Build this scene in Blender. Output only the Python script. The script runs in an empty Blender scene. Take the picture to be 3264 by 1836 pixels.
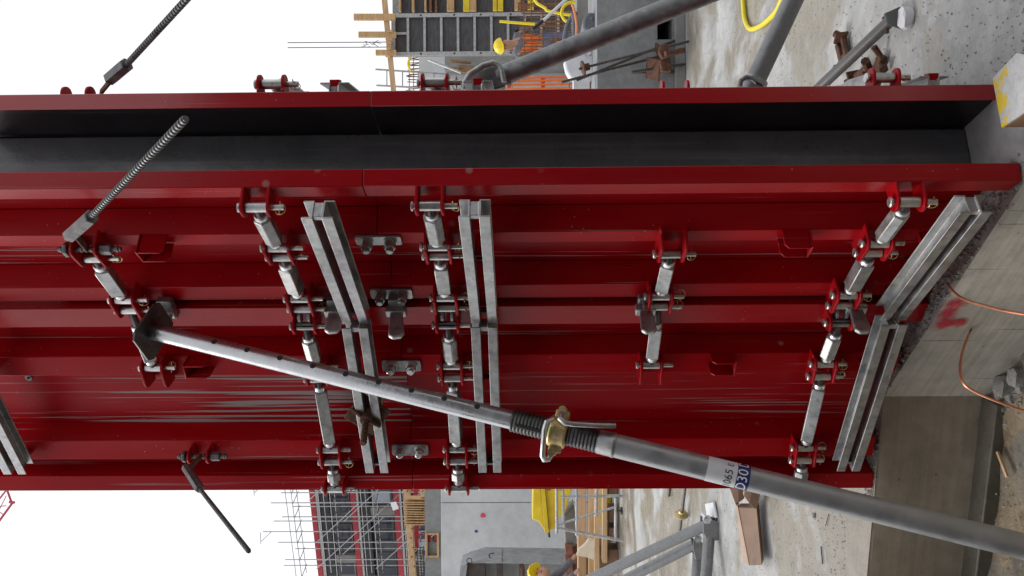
import bpy, bmesh, math, random
from mathutils import Vector, Matrix, Quaternion
random.seed(7)
S = bpy.context.scene
COL = S.collection
V = Vector

# ------------------------------------------------------------------ camera
# The photograph was taken upright and is shown lying on its side: the camera is rolled by 90 degrees.
FPX, CX, CY = 2600.0, 1632.0, 918.0
EYE = V((0, 0, 1.358))
PITCH = math.atan(38 / FPX)
ROLL = 0.0070
fwd = V((0, math.cos(PITCH), math.sin(PITCH)))
dwn = V((0, math.sin(PITCH), -math.cos(PITCH)))
rgt = V((1, 0, 0))
cam_r = (dwn * math.cos(ROLL) - rgt * math.sin(ROLL))
cam_u = (rgt * math.cos(ROLL) + dwn * math.sin(ROLL))
cd = bpy.data.cameras.new('camera'); cam = bpy.data.objects.new('camera', cd); COL.objects.link(cam)
cd.sensor_width = 36.0; cd.lens = 36.0 * FPX / 3264.0; cd.clip_start = 0.05; cd.clip_end = 2000
M4 = Matrix.Identity(4)
for i in range(3):
    M4[i][0] = cam_r[i]; M4[i][1] = cam_u[i]; M4[i][2] = -fwd[i]; M4[i][3] = EYE[i]
cam.matrix_world = M4
S.camera = cam

# ------------------------------------------------------------------ world, sun, exposure
W = bpy.data.worlds.new('World'); S.world = W; W.use_nodes = True
nt = W.node_tree; nt.nodes.clear()
sky = nt.nodes.new('ShaderNodeTexSky'); sky.sky_type = 'NISHITA'; sky.sun_disc = False
SUN_EL, SUN_AZ = math.radians(50), math.radians(-62)      # azimuth from +Y towards +X
sky.sun_elevation = SUN_EL; sky.sun_rotation = SUN_AZ; sky.dust_density = 6.0; sky.air_density = 1.0
hs = nt.nodes.new('ShaderNodeHueSaturation'); hs.inputs['Saturation'].default_value = 0.22
mx = nt.nodes.new('ShaderNodeMixRGB'); mx.inputs[0].default_value = 0.72; mx.inputs[2].default_value = (13.2, 13.4, 13.9, 1)
bg = nt.nodes.new('ShaderNodeBackground'); bg.inputs[1].default_value = 0.10
wo = nt.nodes.new('ShaderNodeOutputWorld')
nt.links.new(sky.outputs[0], hs.inputs['Color']); nt.links.new(hs.outputs[0], mx.inputs[1])
nt.links.new(mx.outputs[0], bg.inputs[0]); nt.links.new(bg.outputs[0], wo.inputs[0])
sd = bpy.data.lights.new('sun', 'SUN'); sun = bpy.data.objects.new('sun', sd); COL.objects.link(sun)
sd.energy = 1.5; sd.angle = math.radians(18); sd.color = (1.0, 0.97, 0.92)
sdir = V((math.sin(SUN_AZ) * math.cos(SUN_EL), math.cos(SUN_AZ) * math.cos(SUN_EL), math.sin(SUN_EL)))
sun.rotation_euler = sdir.to_track_quat('Z', 'Y').to_euler()
sun.location = (0, 0, 30)
S.view_settings.view_transform = 'Standard'; S.view_settings.look = 'None'
S.view_settings.exposure = 0.0; S.view_settings.gamma = 1.0; S.view_settings.use_curve_mapping = False
S.cycles.use_denoising = True
S.cycles.max_bounces = 8

# ------------------------------------------------------------------ helpers
def P(x, y, d):
    """the world point seen at photograph pixel (x, y) at depth d metres"""
    return EYE + fwd * d + cam_r * (d * (x - CX) / FPX) + cam_u * (d * (CY - y) / FPX)
def G(x, y, z=0.0):
    """the point of the level plane z seen at pixel (x, y)"""
    r = fwd + cam_r * ((x - CX) / FPX) + cam_u * ((CY - y) / FPX)
    return EYE + r * ((z - EYE.z) / r.z)
def perp(a):
    a = a.normalized()
    u = a.cross(V((0, 0, 1)))
    if u.length < 1e-3: u = a.cross(V((1, 0, 0)))
    u.normalize(); return u, a.cross(u)
WLOC = {}
class MB:
    def __init__(s): s.v = []; s.f = []
    def add(s, vs, fs):
        o = len(s.v); s.v += [V(p) for p in vs]; s.f += [tuple(i + o for i in f) for f in fs]; return s
    def box(s, c, size, ax=None):
        c = V(c); X, Y, Z = ax if ax else (V((1,0,0)), V((0,1,0)), V((0,0,1)))
        a, b, h = [q / 2 for q in size]
        vs = [c + X*i*a + Y*j*b + Z*k*h for k in (-1,1) for j in (-1,1) for i in (-1,1)]
        return s.add(vs, [(0,2,3,1),(4,5,7,6),(0,1,5,4),(2,6,7,3),(0,4,6,2),(1,3,7,5)])
    def prism(s, poly, vec):
        n = len(poly); vec = V(vec); poly = [V(p) for p in poly]
        return s.add(poly + [p + vec for p in poly], [tuple(range(n))[::-1], tuple(range(n, 2*n))] + [(i, (i+1) % n, n + (i+1) % n, n + i) for i in range(n)])
    def lathe(s, p, a, prof, seg=16, cap=True, u=None):
        p = V(p); a = V(a).normalized(); uu, vv = perp(a)
        if u is not None: uu = V(u); vv = a.cross(uu)
        vs = []; fs = []
        for h, r in prof:
            for k in range(seg):
                t = 2*math.pi*(k + .5)/seg; vs.append(p + a*h + (uu*math.cos(t) + vv*math.sin(t))*r)
        m = len(prof)
        for i in range(m-1):
            for k in range(seg):
                fs.append((i*seg+k, i*seg+(k+1) % seg, (i+1)*seg+(k+1) % seg, (i+1)*seg+k))
        if cap: fs += [tuple(range(seg))[::-1], tuple(range((m-1)*seg, m*seg))]
        return s.add(vs, fs)
    def cyl(s, p0, p1, r, seg=14, r2=None, u=None):
        p0, p1 = V(p0), V(p1); L = (p1-p0).length
        return s.lathe(p0, p1-p0, [(0, r), (L, r if r2 is None else r2)], seg, True, u)
    def pipe(s, p0, p1, r, ri, seg=20):
        p0, p1 = V(p0), V(p1); L = (p1-p0).length
        return s.lathe(p0, p1-p0, [(0, ri), (0, r), (L, r), (L, ri), (0, ri)], seg, False)
    def tube(s, pts, r, seg=8, closed=False):
        pts = [V(p) for p in pts]; n = len(pts); vs = []; fs = []
        prev = None
        for i, p in enumerate(pts):
            if closed: t = pts[(i+1) % n] - pts[i-1]
            else: t = pts[min(i+1, n-1)] - pts[max(i-1, 0)]
            t.normalize()
            if prev is None: u, w = perp(t)
            else:
                u = (prev - t*prev.dot(t)).normalized(); w = t.cross(u)
            prev = u
            rr = r[i] if isinstance(r, (list, tuple)) else r
            for k in range(seg):
                q = 2*math.pi*k/seg; vs.append(p + (u*math.cos(q) + w*math.sin(q))*rr)
        for i in range(n if closed else n-1):
            j = (i+1) % n
            for k in range(seg): fs.append((i*seg+k, i*seg+(k+1) % seg, j*seg+(k+1) % seg, j*seg+k))
        if not closed: fs += [tuple(range(seg))[::-1], tuple(range((n-1)*seg, n*seg))]
        return s.add(vs, fs)
    def ring(s, c, nrm, R, r, seg=16, seg2=6):
        u, w = perp(V(nrm)); c = V(c)
        return s.tube([c + (u*math.cos(2*math.pi*k/seg) + w*math.sin(2*math.pi*k/seg))*R for k in range(seg)], r, seg2, True)
    def build(s, name, mat, parent=None, loc=None, bevel=0, ang=38, rough=0):
        if parent is not None: base = WLOC[parent.name]
        elif loc is not None: base = V(loc)
        else:
            xs = [p.x for p in s.v]; ys = [p.y for p in s.v]; zs = [p.z for p in s.v]
            base = V(((min(xs)+max(xs))/2, (min(ys)+max(ys))/2, min(zs)))
        me = bpy.data.meshes.new(name)
        me.from_pydata([tuple(p - base) for p in s.v], [], s.f)
        bm = bmesh.new(); bm.from_mesh(me)
        bmesh.ops.remove_doubles(bm, verts=bm.verts, dist=1e-6)
        bmesh.ops.recalc_face_normals(bm, faces=bm.faces)
        for f in bm.faces: f.smooth = True
        bm.to_mesh(me); bm.free()
        me.set_sharp_from_angle(angle=math.radians(ang))
        o = bpy.data.objects.new(name, me); COL.objects.link(o)
        if mat is not None: me.materials.append(MAT[mat] if isinstance(mat, str) else mat)
        if parent is not None: o.parent = parent; WLOC[o.name] = base.copy()
        else: o.location = base; WLOC[o.name] = base.copy()
        if bevel:
            m = o.modifiers.new('bevel', 'BEVEL'); m.width = bevel; m.segments = 2; m.limit_method = 'ANGLE'; m.angle_limit = math.radians(40)
            m.harden_normals = False
        return o
def thing(name, label, cat, loc, group=None):
    o = bpy.data.objects.new(name, None); COL.objects.link(o); o.location = V(loc); o.empty_display_size = .1
    WLOC[o.name] = V(loc); return tag(o, label, cat, group)
def tag(o, label, cat, group=None, kind=None):
    if label: o['label'] = label
    if cat: o['category'] = cat
    if group: o['group'] = group
    if kind: o['kind'] = kind
    return o
def struct(o): o['kind'] = 'structure'; return o
def pixprism(pts, d, thick, vec=None):
    """outline through photograph pixels at depth d, with a real thickness going back"""
    return MB().prism([P(x, y, d) for x, y in pts], vec if vec is not None else V((0, thick, 0)))

# ------------------------------------------------------------------ materials (procedural, by world position)
MAT = {}
def newmat(name):
    m = bpy.data.materials.new(name); m.use_nodes = True; MAT[name] = m
    n = m.node_tree.nodes; b = n['Principled BSDF']
    g = n.new('ShaderNodeNewGeometry')
    return m, m.node_tree, b, g.outputs['Position']
def noise(t, pos, scale, detail=4, rough=.55, sc3=None, dist=0):
    if sc3:
        mp = t.nodes.new('ShaderNodeMapping'); mp.inputs['Scale'].default_value = sc3
        t.links.new(pos, mp.inputs[0]); pos = mp.outputs[0]
    n = t.nodes.new('ShaderNodeTexNoise'); n.inputs['Scale'].default_value = scale; n.inputs['Detail'].default_value = detail
    n.inputs['Roughness'].default_value = rough; n.inputs['Distortion'].default_value = dist
    t.links.new(pos, n.inputs['Vector']); return n.outputs['Fac']
def voro(t, pos, scale, sc3=None):
    if sc3:
        mp = t.nodes.new('ShaderNodeMapping'); mp.inputs['Scale'].default_value = sc3
        t.links.new(pos, mp.inputs[0]); pos = mp.outputs[0]
    n = t.nodes.new('ShaderNodeTexVoronoi'); n.inputs['Scale'].default_value = scale; t.links.new(pos, n.inputs['Vector']); return n
def ramp(t, fac, stops):
    r = t.nodes.new('ShaderNodeValToRGB'); e = r.color_ramp.elements
    while len(e) < len(stops): e.new(.5)
    for q, (p, c) in zip(e, stops):
        q.position = p; q.color = (c if isinstance(c, (tuple, list)) and len(c) == 4 else (*c, 1) if isinstance(c, (tuple, list)) else (c, c, c, 1))
    t.links.new(fac, r.inputs[0]); return r.outputs[0]
def mix(t, fac, a, b, mode='MIX'):
    m = t.nodes.new('ShaderNodeMixRGB'); m.blend_type = mode
    for i, q in ((0, fac), (1, a), (2, b)):
        if isinstance(q, (int, float)): m.inputs[i].default_value = q if i == 0 else (q, q, q, 1)
        elif isinstance(q, (tuple, list)): m.inputs[i].default_value = (*q, 1) if len(q) == 3 else q
        else: t.links.new(q, m.inputs[i])
    return m.outputs[0]
def math2(t, op, a, b):
    m = t.nodes.new('ShaderNodeMath'); m.operation = op; m.use_clamp = True
    for i, q in ((0, a), (1, b)):
        if isinstance(q, (int, float)): m.inputs[i].default_value = q
        else: t.links.new(q, m.inputs[i])
    return m.outputs[0]
def bump(t, b, h, strength=.3, dist=.01):
    n = t.nodes.new('ShaderNodeBump'); n.inputs['Strength'].default_value = strength; n.inputs['Distance'].default_value = dist
    t.links.new(h, n.inputs['Height']); t.links.new(n.outputs[0], b.inputs['Normal'])
def simple(name, c0, c1, rough=.6, metal=0, scale=8, bs=.15, bd=.004, detail=5, sc3=None, r2=None):
    m, t, b, pos = newmat(name)
    f = noise(t, pos, scale, detail, .6, sc3)
    t.links.new(ramp(t, f, [(.3, c0), (.7, c1)]), b.inputs['Base Color'])
    b.inputs['Metallic'].default_value = metal
    if r2 is None: b.inputs['Roughness'].default_value = rough
    else: t.links.new(ramp(t, f, [(.3, rough), (.7, r2)]), b.inputs['Roughness'])
    if bs: bump(t, b, noise(t, pos, scale*4, 4, .6, sc3), bs, bd)
    return m

def red_paint(name, streak=0.0, thr=.62, fine=False, dust=.5, spec=.14, ro=(.26, .42)):
    m, t, b, pos = newmat(name)
    base = ramp(t, noise(t, pos, 3.0, 5, .6, (1, 1, .35)), [(.3, (.30, .0015, .005)), (.7, (.40, .002, .007))])
    # cement dust and small splashes
    v = voro(t, pos, 38); spl = ramp(t, v.outputs['Distance'], [(.045, 1.0), (.085, 0.0)])
    msk = ramp(t, noise(t, pos, 4.5, 3), [(.48, 0.0), (.6, 1.0)])
    base = mix(t, math2(t, 'MULTIPLY', math2(t, 'MULTIPLY', spl, msk), 1.0 * dust), base, (.42, .33, .32))
    v2 = voro(t, pos, 7.5); sp2 = ramp(t, v2.outputs['Distance'], [(.055, 1.0), (.10, 0.0)])
    base = mix(t, math2(t, 'MULTIPLY', math2(t, 'MULTIPLY', sp2, ramp(t, noise(t, pos, 2.2, 2), [(.5, 0.0), (.6, 1.0)])), .55 * dust), base, (.40, .30, .30))
    ch = ramp(t, noise(t, pos, 55, 3, .7), [(.70, 0.0), (.74, 1.0)])
    base = mix(t, math2(t, 'MULTIPLY', ch, .5), base, (.10, .02, .02))
    haze = ramp(t, noise(t, pos, 1.0, 6, .65, (11, 11, 1.0)), [(.48, 0.0), (.8, 1.0)])
    base = mix(t, math2(t, 'MULTIPLY', haze, .06 * dust), base, (.40, .27, .27))
    rg = ramp(t, noise(t, pos, 6, 5, .6, (1, 1, .3)), [(.3, ro[0]), (.7, ro[1])])
    if streak:
        if fine:
            f = noise(t, pos, 1.0, 3, .5, (120, 120, 1.1)); g2 = noise(t, pos, 1.2, 2, .5, (5, 5, 1.3))
            st = math2(t, 'MULTIPLY', ramp(t, f, [(thr, 0.0), (thr + .035, 1.0)]), ramp(t, g2, [(.42, 0.0), (.55, 1.0)]))
        else:
            f = noise(t, pos, 1.0, 3, .55, (62, 62, .75), .35); g2 = noise(t, pos, 1.0, 2, .5, (12, 12, .6))
            st = math2(t, 'MULTIPLY', ramp(t, f, [(thr, 0.0), (thr + .03, 1.0)]), ramp(t, g2, [(.40, 0.0), (.5, 1.0)]))
        st = math2(t, 'MULTIPLY', st, streak)
        base = mix(t, st, base, (.34, .295, .29)); rg = mix(t, st, rg, .8)
    t.links.new(base, b.inputs['Base Color']); t.links.new(rg, b.inputs['Roughness'])
    b.inputs['Specular IOR Level'].default_value = spec
    bump(t, b, noise(t, pos, 26, 3), .05, .004)
    return m
red_paint('red', .5, .66, dust=1.0); red_paint('red_valley', .75, .60); red_paint('red_streak', 1.0, .515); red_paint('red_scratch', .65, .60, True); red_paint('red_post', .3, .66, True, dust=.8, spec=.3, ro=(.2, .32)); red_paint('red_edge', .35, .66, True, dust=.8, spec=.75, ro=(.15, .24))

def galv(name, lo=.30, hi=.55, rough=.42, metal=.85, stain=.25, tint=(1, 1.02, 1.05), sp=.35):
    m, t, b, pos = newmat(name)
    v = voro(t, pos, 60); f = noise(t, pos, 14, 5, .65)
    a = mix(t, sp, ramp(t, f, [(.3, tuple(lo*q for q in tint)), (.7, tuple(hi*q for q in tint))]), v.outputs['Color'], 'SOFT_LIGHT')
    st = ramp(t, noise(t, pos, 9, 6, .7), [(.55, 0.0), (.75, 1.0)])
    a = mix(t, math2(t, 'MULTIPLY', st, stain), a, (.13, .11, .09))
    sat = t.nodes.new('ShaderNodeHueSaturation'); sat.inputs['Saturation'].default_value = .25 if max(tint) < 1.3 else .9; t.links.new(a, sat.inputs['Color'])
    t.links.new(sat.outputs[0], b.inputs['Base Color'])
    b.inputs['Metallic'].default_value = metal
    t.links.new(ramp(t, f, [(.3, rough - .1), (.7, rough + .15)]), b.inputs['Roughness'])
    bump(t, b, noise(t, pos, 90, 3), .12, .002)
    return m
galv('galv', .24, .45, .42, .85, .45, (1.0, 1.02, 1.0)); galv('galv_tube', .30, .50, .36, .85, .35, (.97, 1.0, 1.08)); galv('galv_bright', .5, .72, .30, .88, .25); galv('galv_dull', .15, .29, .46, .7, .55, (.96, 1.0, 1.07))
galv('zinc', .42, .62, .33, .9, .25, (1.06, 1.0, .86)); galv('steel_dark', .035, .10, .4, .85, .5); galv('thread', .10, .2, .38, .9, .5)
galv('brass_zinc', .34, .5, .38, .9, .4, (1.38, 1.05, .45)); galv('prop_lower', .38, .43, .42, .75, .08, (.95, 1.0, 1.10), .08); galv('prop_upper', .42, .50, .28, .88, .22, (.96, 1.0, 1.09), .12); galv('tube_dark', .09, .16, .5, .5, .4, (1.02, 1, .97), .1); galv('tube_mid', .20, .27, .45, .6, .35, (.95, 1, 1.06), .12); galv('rod_steel', .10, .19, .48, .7, .45, (1.03, 1, .99))
simple('rust', (.06, .028, .018), (.17, .075, .045), .85, .2, 30, .5, .006)
simple('rebar', (.13, .055, .03), (.28, .13, .06), .85, .1, 20, .3, .006)
simple('rebar_grey', (.05, .045, .045), (.12, .10, .09), .7, .4, 20, .3, .006)
simple('timber', (.42, .25, .11), (.62, .42, .22), .75, 0, 3, .25, .004, 6, (1, 1, 9))
simple('timber_h', (.44, .28, .14), (.66, .46, .27), .75, 0, 3, .25, .004, 6, (.6, 8, 8))
simple('timber_dark', (.16, .09, .05), (.30, .18, .10), .8, 0, 5, .25, .004)
simple('plywood_face', (.17, .105, .07), (.27, .175, .115), .7, 0, 6, .2, .004)
simple('plywood_edge', (.40, .28, .21), (.54, .39, .30), .75, 0, 8, .2, .004)
m, t, b, pos = newmat('black_ply')
a = ramp(t, noise(t, pos, 6, 6, .65), [(.3, (.006, .006, .009)), (.7, (.022, .022, .026))])
sl = math2(t, 'MULTIPLY', ramp(t, noise(t, pos, 1.0, 4, .6, (90, 40, 1.0)), [(.62, 0.0), (.70, 1.0)]), .45)
a = mix(t, sl, a, (.10, .10, .105)); t.links.new(a, b.inputs['Base Color'])
t.links.new(ramp(t, noise(t, pos, 9, 5, .6), [(.3, .28), (.7, .5)]), b.inputs['Roughness'])
simple('panel_ply', (.03, .03, .036), (.09, .088, .095), .6, 0, 6, .2, .003, 6, (1, 1, 6))
simple('yellow_paint', (.62, .44, .01), (.78, .60, .02), .45, 0, 6, .1, .003)
simple('yellow_hose', (.80, .62, .01), (.85, .70, .02), .4, 0, 6, 0)
simple('orange_plastic', (.75, .13, .02), (.85, .22, .04), .5, 0, 10, 0)
simple('orange_cable', (.72, .25, .10), (.8, .33, .16), .5, 0, 10, 0)
simple('white_plastic', (.62, .63, .66), (.78, .79, .82), .45, 0, 6, .1, .004)
simple('black_rubber', (.015, .015, .017), (.03, .03, .032), .55, 0, 10, 0)
simple('grey_rubber', (.10, .11, .13), (.16, .17, .2), .5, 0, 10, 0)
simple('copper', (.62, .24, .13), (.80, .36, .22), .4, .7, 30, .1, .002)
simple('brick', (.20, .09, .06), (.34, .16, .11), .85, 0, 12, .4, .006)
simple('red_steel', (.36, .015, .03), (.46, .03, .05), .5, 0, 4, 0)
simple('white_trim', (.62, .63, .64), (.72, .73, .74), .5, 0, 4, 0)
simple('dark_facade', (.06, .062, .068), (.12, .12, .125), .6, 0, 1.5, 0)
simple('grey_facade', (.16, .16, .16), (.24, .24, .24), .7, 0, 1.5, 0)
simple('glass_dark', (.01, .014, .025), (.03, .04, .06), .08, 0, 1, 0)
simple('glass_light', (.30, .36, .45), (.42, .48, .56), .15, 0, 1, 0)
simple('skin', (.42, .22, .15), (.50, .28, .20), .6, 0, 20, 0)
simple('vest_orange', (.75, .11, .02), (.88, .2, .03), .8, 0, 20, .2)
simple('cloth_red', (.45, .02, .02), (.55, .04, .03), .85, 0, 20, .2)
simple('cloth_grey', (.10, .10, .13), (.17, .17, .2), .85, 0, 20, .2)
simple('denim', (.07, .12, .22), (.14, .20, .32), .85, 0, 25, .2)
simple('helmet_yellow', (.80, .60, .015), (.85, .66, .02), .35, 0, 10, 0)
simple('boots', (.03, .025, .02), (.06, .05, .04), .8, 0, 20, 0)
simple('reflect', (.65, .66, .68), (.75, .76, .78), .4, 0, 20, 0)
simple('label_white', (.60, .61, .64), (.70, .71, .74), .45, 0, 20, 0)
simple('label_blue', (.015, .02, .13), (.025, .035, .18), .4, 0, 20, 0)
simple('ink', (.02, .02, .025), (.03, .03, .035), .5, 0, 20, 0)
simple('print_white', (.75, .75, .78), (.8, .8, .82), .5, 0, 20, 0)
simple('crane_red', (.50, .05, .10), (.55, .08, .13), .5, 0, 5, 0)
simple('cabin_metal', (.22, .23, .24), (.34, .35, .36), .5, .3, 6, .1, .003)
simple('cabin_brown', (.05, .04, .035), (.10, .08, .07), .6, .1, 8, .1, .003)
simple('blue_paint', (.01, .05, .18), (.02, .08, .25), .6, 0, 20, 0)
simple('pink_spray', (.62, .03, .10), (.75, .08, .16), .7, 0, 60, 0)
simple('stone', (.20, .19, .175), (.36, .35, .33), .9, 0, 25, .7, .01)
simple('paper', (.66, .55, .40), (.78, .68, .54), .8, 0, 10, .3, .004)

def concrete(name, lo, hi, pores=.5, scale=2.2, rough=.8, tint=(1, .985, .95), bumpv=.25, pscale=22):
    m, t, b, pos = newmat(name)
    f = noise(t, pos, scale, 8, .62); f2 = noise(t, pos, scale*7, 6, .7)
    a = ramp(t, f, [(.28, tuple(lo*q for q in tint)), (.72, tuple(hi*q for q in tint))])
    a = mix(t, .3, a, ramp(t, f2, [(.3, .25), (.7, .75)]), 'OVERLAY')
    v = voro(t, pos, pscale); po = ramp(t, v.outputs['Distance'], [(.09, 1.0), (.15, 0.0)])
    pm = math2(t, 'MULTIPLY', po, ramp(t, noise(t, pos, 4.3, 4, .7), [(.53, 0.0), (.66, 1.0)]))
    a = mix(t, math2(t, 'MULTIPLY', pm, pores), a, (.03, .03, .03))
    t.links.new(a, b.inputs['Base Color']); b.inputs['Roughness'].default_value = rough
    h = mix(t, math2(t, 'MULTIPLY', pm, .8), f2, 0.0)
    bump(t, b, h, bumpv, .01)
    return m, t, b, pos, a
concrete('conc_wall', .50, .62, .15, .5, .8, (.97, 1, 1.02), .12, 9)
concrete('conc_grey', .20, .30, .4, 1.2, .8, (1, 1, .98), .2, 12)
concrete('conc_block', .17, .30, .5, 3.0, .8, (.96, 1, 1.03), .35, 18)
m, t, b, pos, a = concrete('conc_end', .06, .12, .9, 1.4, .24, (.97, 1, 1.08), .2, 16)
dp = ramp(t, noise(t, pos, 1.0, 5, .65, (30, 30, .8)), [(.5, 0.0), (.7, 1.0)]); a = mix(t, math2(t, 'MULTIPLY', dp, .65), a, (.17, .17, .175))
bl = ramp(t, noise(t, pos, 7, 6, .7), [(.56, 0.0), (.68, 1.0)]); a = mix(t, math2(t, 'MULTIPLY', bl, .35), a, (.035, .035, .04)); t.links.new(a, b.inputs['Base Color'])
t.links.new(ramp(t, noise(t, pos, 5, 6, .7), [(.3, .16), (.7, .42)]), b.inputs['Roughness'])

# slab: pale laitance with wet, sandy-brown smears
m, t, b, pos, a = concrete('conc_floor', .27, .49, .8, 2.6, .7, (1.0, 1, .98), .5, 38)
big = noise(t, pos, .85, 8, .62, None, .45)
wet = ramp(t, big, [(.475, 0.0), (.505, 1.0)])
sand = ramp(t, noise(t, pos, 9, 6, .7), [(.3, (.22, .195, .15)), (.7, (.33, .30, .245))])
a2 = mix(t, math2(t, 'MULTIPLY', wet, .9), a, sand)
ring_ = ramp(t, big, [(.455, 0.0), (.475, 1.0), (.49, 0.0)])
a2 = mix(t, math2(t, 'MULTIPLY', ring_, .35), a2, (.16, .15, .13))
sc_ = ramp(t, noise(t, pos, 1.0, 4, .6, (28, 2.0, 1)), [(.60, 0.0), (.66, 1.0)])
a2 = mix(t, math2(t, 'MULTIPLY', sc_, .25), a2, (.20, .19, .17))
dk = ramp(t, noise(t, pos, 5, 6, .7), [(.58, 0.0), (.75, 1.0)])
a2 = mix(t, math2(t, 'MULTIPLY', dk, .4), a2, (.17, .16, .145))
t.links.new(a2, b.inputs['Base Color'])
t.links.new(ramp(t, big, [(.46, .72), (.51, .36), (.60, .14)]), b.inputs['Roughness'])
# cast slab edge: shuttered concrete with board grain, drip lines, a sprayed red mark
m, t, b, pos, a = concrete('conc_face', .36, .54, .7, 2.0, .75, (1.07, 1, .86), .3, 24)
gr = noise(t, pos, 1.0, 4, .6, (2.0, 2.0, 60)); a = mix(t, .22, a, ramp(t, gr, [(.35, .25), (.65, .75)]), 'OVERLAY')
dr = ramp(t, noise(t, pos, 1.0, 2, .5, (60, 60, 1.2)), [(.66, 0.0), (.70, 1.0)])
a = mix(t, math2(t, 'MULTIPLY', dr, .55), a, (.05, .045, .04))
t.links.new(a, b.inputs['Base Color'])
m, t, b, pos, a = concrete('conc_face_damp', .17, .34, .6, 2.0, .55, (1.16, 1, .76), .4, 24)
gr = noise(t, pos, 1.0, 4, .6, (2.0, 2.0, 45)); a = mix(t, .18, a, ramp(t, gr, [(.35, .3), (.65, .7)]), 'OVERLAY')
t.links.new(a, b.inputs['Base Color']); bump(t, b, gr, .2, .008)
concrete('conc_wet', .07, .13, .6, 5, .4, (1.12, 1, .8), .5, 26)
# pit floor: sand over blinding concrete
m, t, b, pos, a = concrete('pit_ground', .14, .26, .8, 5.5, .8, (1.08, 1, .85), .9, 30)
sn = ramp(t, noise(t, pos, 3.4, 7, .65, None, .5), [(.44, 0.0), (.56, 1.0)])
a = mix(t, math2(t, 'MULTIPLY', sn, .85), a, ramp(t, noise(t, pos, 18, 6, .75), [(.3, (.22, .155, .085)), (.7, (.42, .33, .21))]))
dm = ramp(t, noise(t, pos, 8, 6, .7), [(.52, 0.0), (.64, 1.0)])
a = mix(t, math2(t, 'MULTIPLY', dm, .55), a, (.10, .065, .035))
t.links.new(a, b.inputs['Base Color']); bump(t, b, noise(t, pos, 30, 8, .75), .9, .02)

# ================================================================== THE SETTING
Z3 = V((0, 0, 1))
def p2(y, d): return V(((CY - y) * d / FPX, d, 0))
PIT = -.37
edge = [V((3.2, -1.43, 0)), V((.300, 2.205, 0)), V((-.42, 3.11, 0)), V((-1.30, 3.30, 0)), V((-2.6, 3.05, 0)), V((-9, -1.4, 0))]
# slab: top and the cast edge faces under it are pieces of one slab
top = MB(); poly = edge + [V((-60, -1.4, 0)), V((-60, 70, 0)), V((60, 70, 0)), V((60, -1.43, 0))]
top.add(poly, [tuple(range(len(poly)))[::-1]])
slab = struct(top.build('concrete_floor', 'conc_floor', loc=(0, 0, 0)))
for i, (mname) in ((0, 'conc_face'), (1, 'conc_face'), (2, 'conc_face_damp'), (3, 'conc_face_damp'), (4, 'conc_face_damp')):
    a, c = edge[i], edge[i+1]; n_ = int(max(2, (c - a).length / .05)); m = MB(); rows = [0, -.012, -.05, -.15, -.26, PIT - .03]
    vs = []; fs = []
    dirn = (c - a).normalized(); out = V((-dirn.y, dirn.x, 0))
    if out.y > 0: out = -out
    for k in range(n_ + 1):
        q = a.lerp(c, k / n_)
        for j, z in enumerate(rows):
            jit = random.uniform(-.0015, .0015) if 0 < k < n_ and j < 3 else 0
            vs.append(q + V((0, 0, z + (random.uniform(-.004, .003) if j == 1 else 0))) + out * (jit + (.001 if j else -.004)))
    R_ = len(rows)
    for k in range(n_):
        for j in range(R_ - 1): fs.append((k*R_+j, (k+1)*R_+j, (k+1)*R_+j+1, k*R_+j+1))
    m.add(vs, fs); struct(m.build('slab_edge', mname, ang=25))
# low blinding strip along the foot of the slab edge
for i in (1, 2, 3):
    a, c = edge[i], edge[i+1]; dirn = (c - a).normalized(); out = V((-dirn.y, dirn.x, 0)); out = -out if out.y > 0 else out
    if i == 1: continue
    wd = .10
    m = MB(); m.prism([a + V((0, 0, PIT)), c + V((0, 0, PIT)), c + out*wd + V((0, 0, PIT)), a + out*wd + V((0, 0, PIT))], V((0, 0, -.1)))
    struct(m.build('footing_strip', 'conc_wet', bevel=.006))
# pit floor, gently uneven near the camera, and the land beyond
m = MB(); N = 70
vs = []; fs = []
for i in range(N + 1):
    for j in range(N + 1):
        x = -3 + 6 * i / N; y = -1.5 + 5.2 * j / N
        vs.append((x, y, PIT - .035 + random.uniform(-.008, .008) + .012*math.sin(x*5+y*3)))
for i in range(N):
    for j in range(N): fs.append((i*(N+1)+j, (i+1)*(N+1)+j, (i+1)*(N+1)+j+1, i*(N+1)+j+1))
m.add(vs, fs); struct(m.build('pit_ground', 'pit_ground', loc=(0, 0, PIT), ang=180))
m = MB(); m.add([(-800, -800, -.6), (800, -800, -.6), (800, 900, -.6), (-800, 900, -.6)], [(0, 1, 2, 3)])
struct(m.build('ground', 'pit_ground', loc=(0, 0, -.6)))

# ================================================================== CURVED FORMWORK: plan of the outer (ribbed) side
SEAM, TOPZ = 1.80, 3.62
Fr = [((590, 2.235), (622, 2.292)), ((740, 2.455), (773, 2.515)), ((908, 2.70), (950, 2.745)), ((976, 2.745), (1034, 2.805)),
      ((1130, 2.915), (1190, 2.955)), ((1400, 3.125), (1458, 3.155)), ((1513, 3.19), (1560, 3.205))]
F = [(p2(*a), p2(*c)) for a, c in Fr]
T = [(c - a).normalized() for a, c in F]
T = [(T[i]*2 + (T[i-1] if i else T[i]) + (T[i+1] if i < 6 else T[i])).normalized() for i in range(7)]
Nn = [V((-t.y, t.x, 0)) for t in T]
Nn = [n if n.y < 0 else -n for n in Nn]
Fm = [(a + c) / 2 for a, c in F]
NEARFL = [.0, .028, .032, .0, .03, .035, .02]
H = .082
def sk(i, end, extra=0):    # base point of rib i on the skin
    a, c = F[i]
    return (a if end == 0 else c) - Nn[i] * H + (-T[i] * NEARFL[i] if end == 0 else T[i] * .022) + Nn[i]*extra

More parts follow.
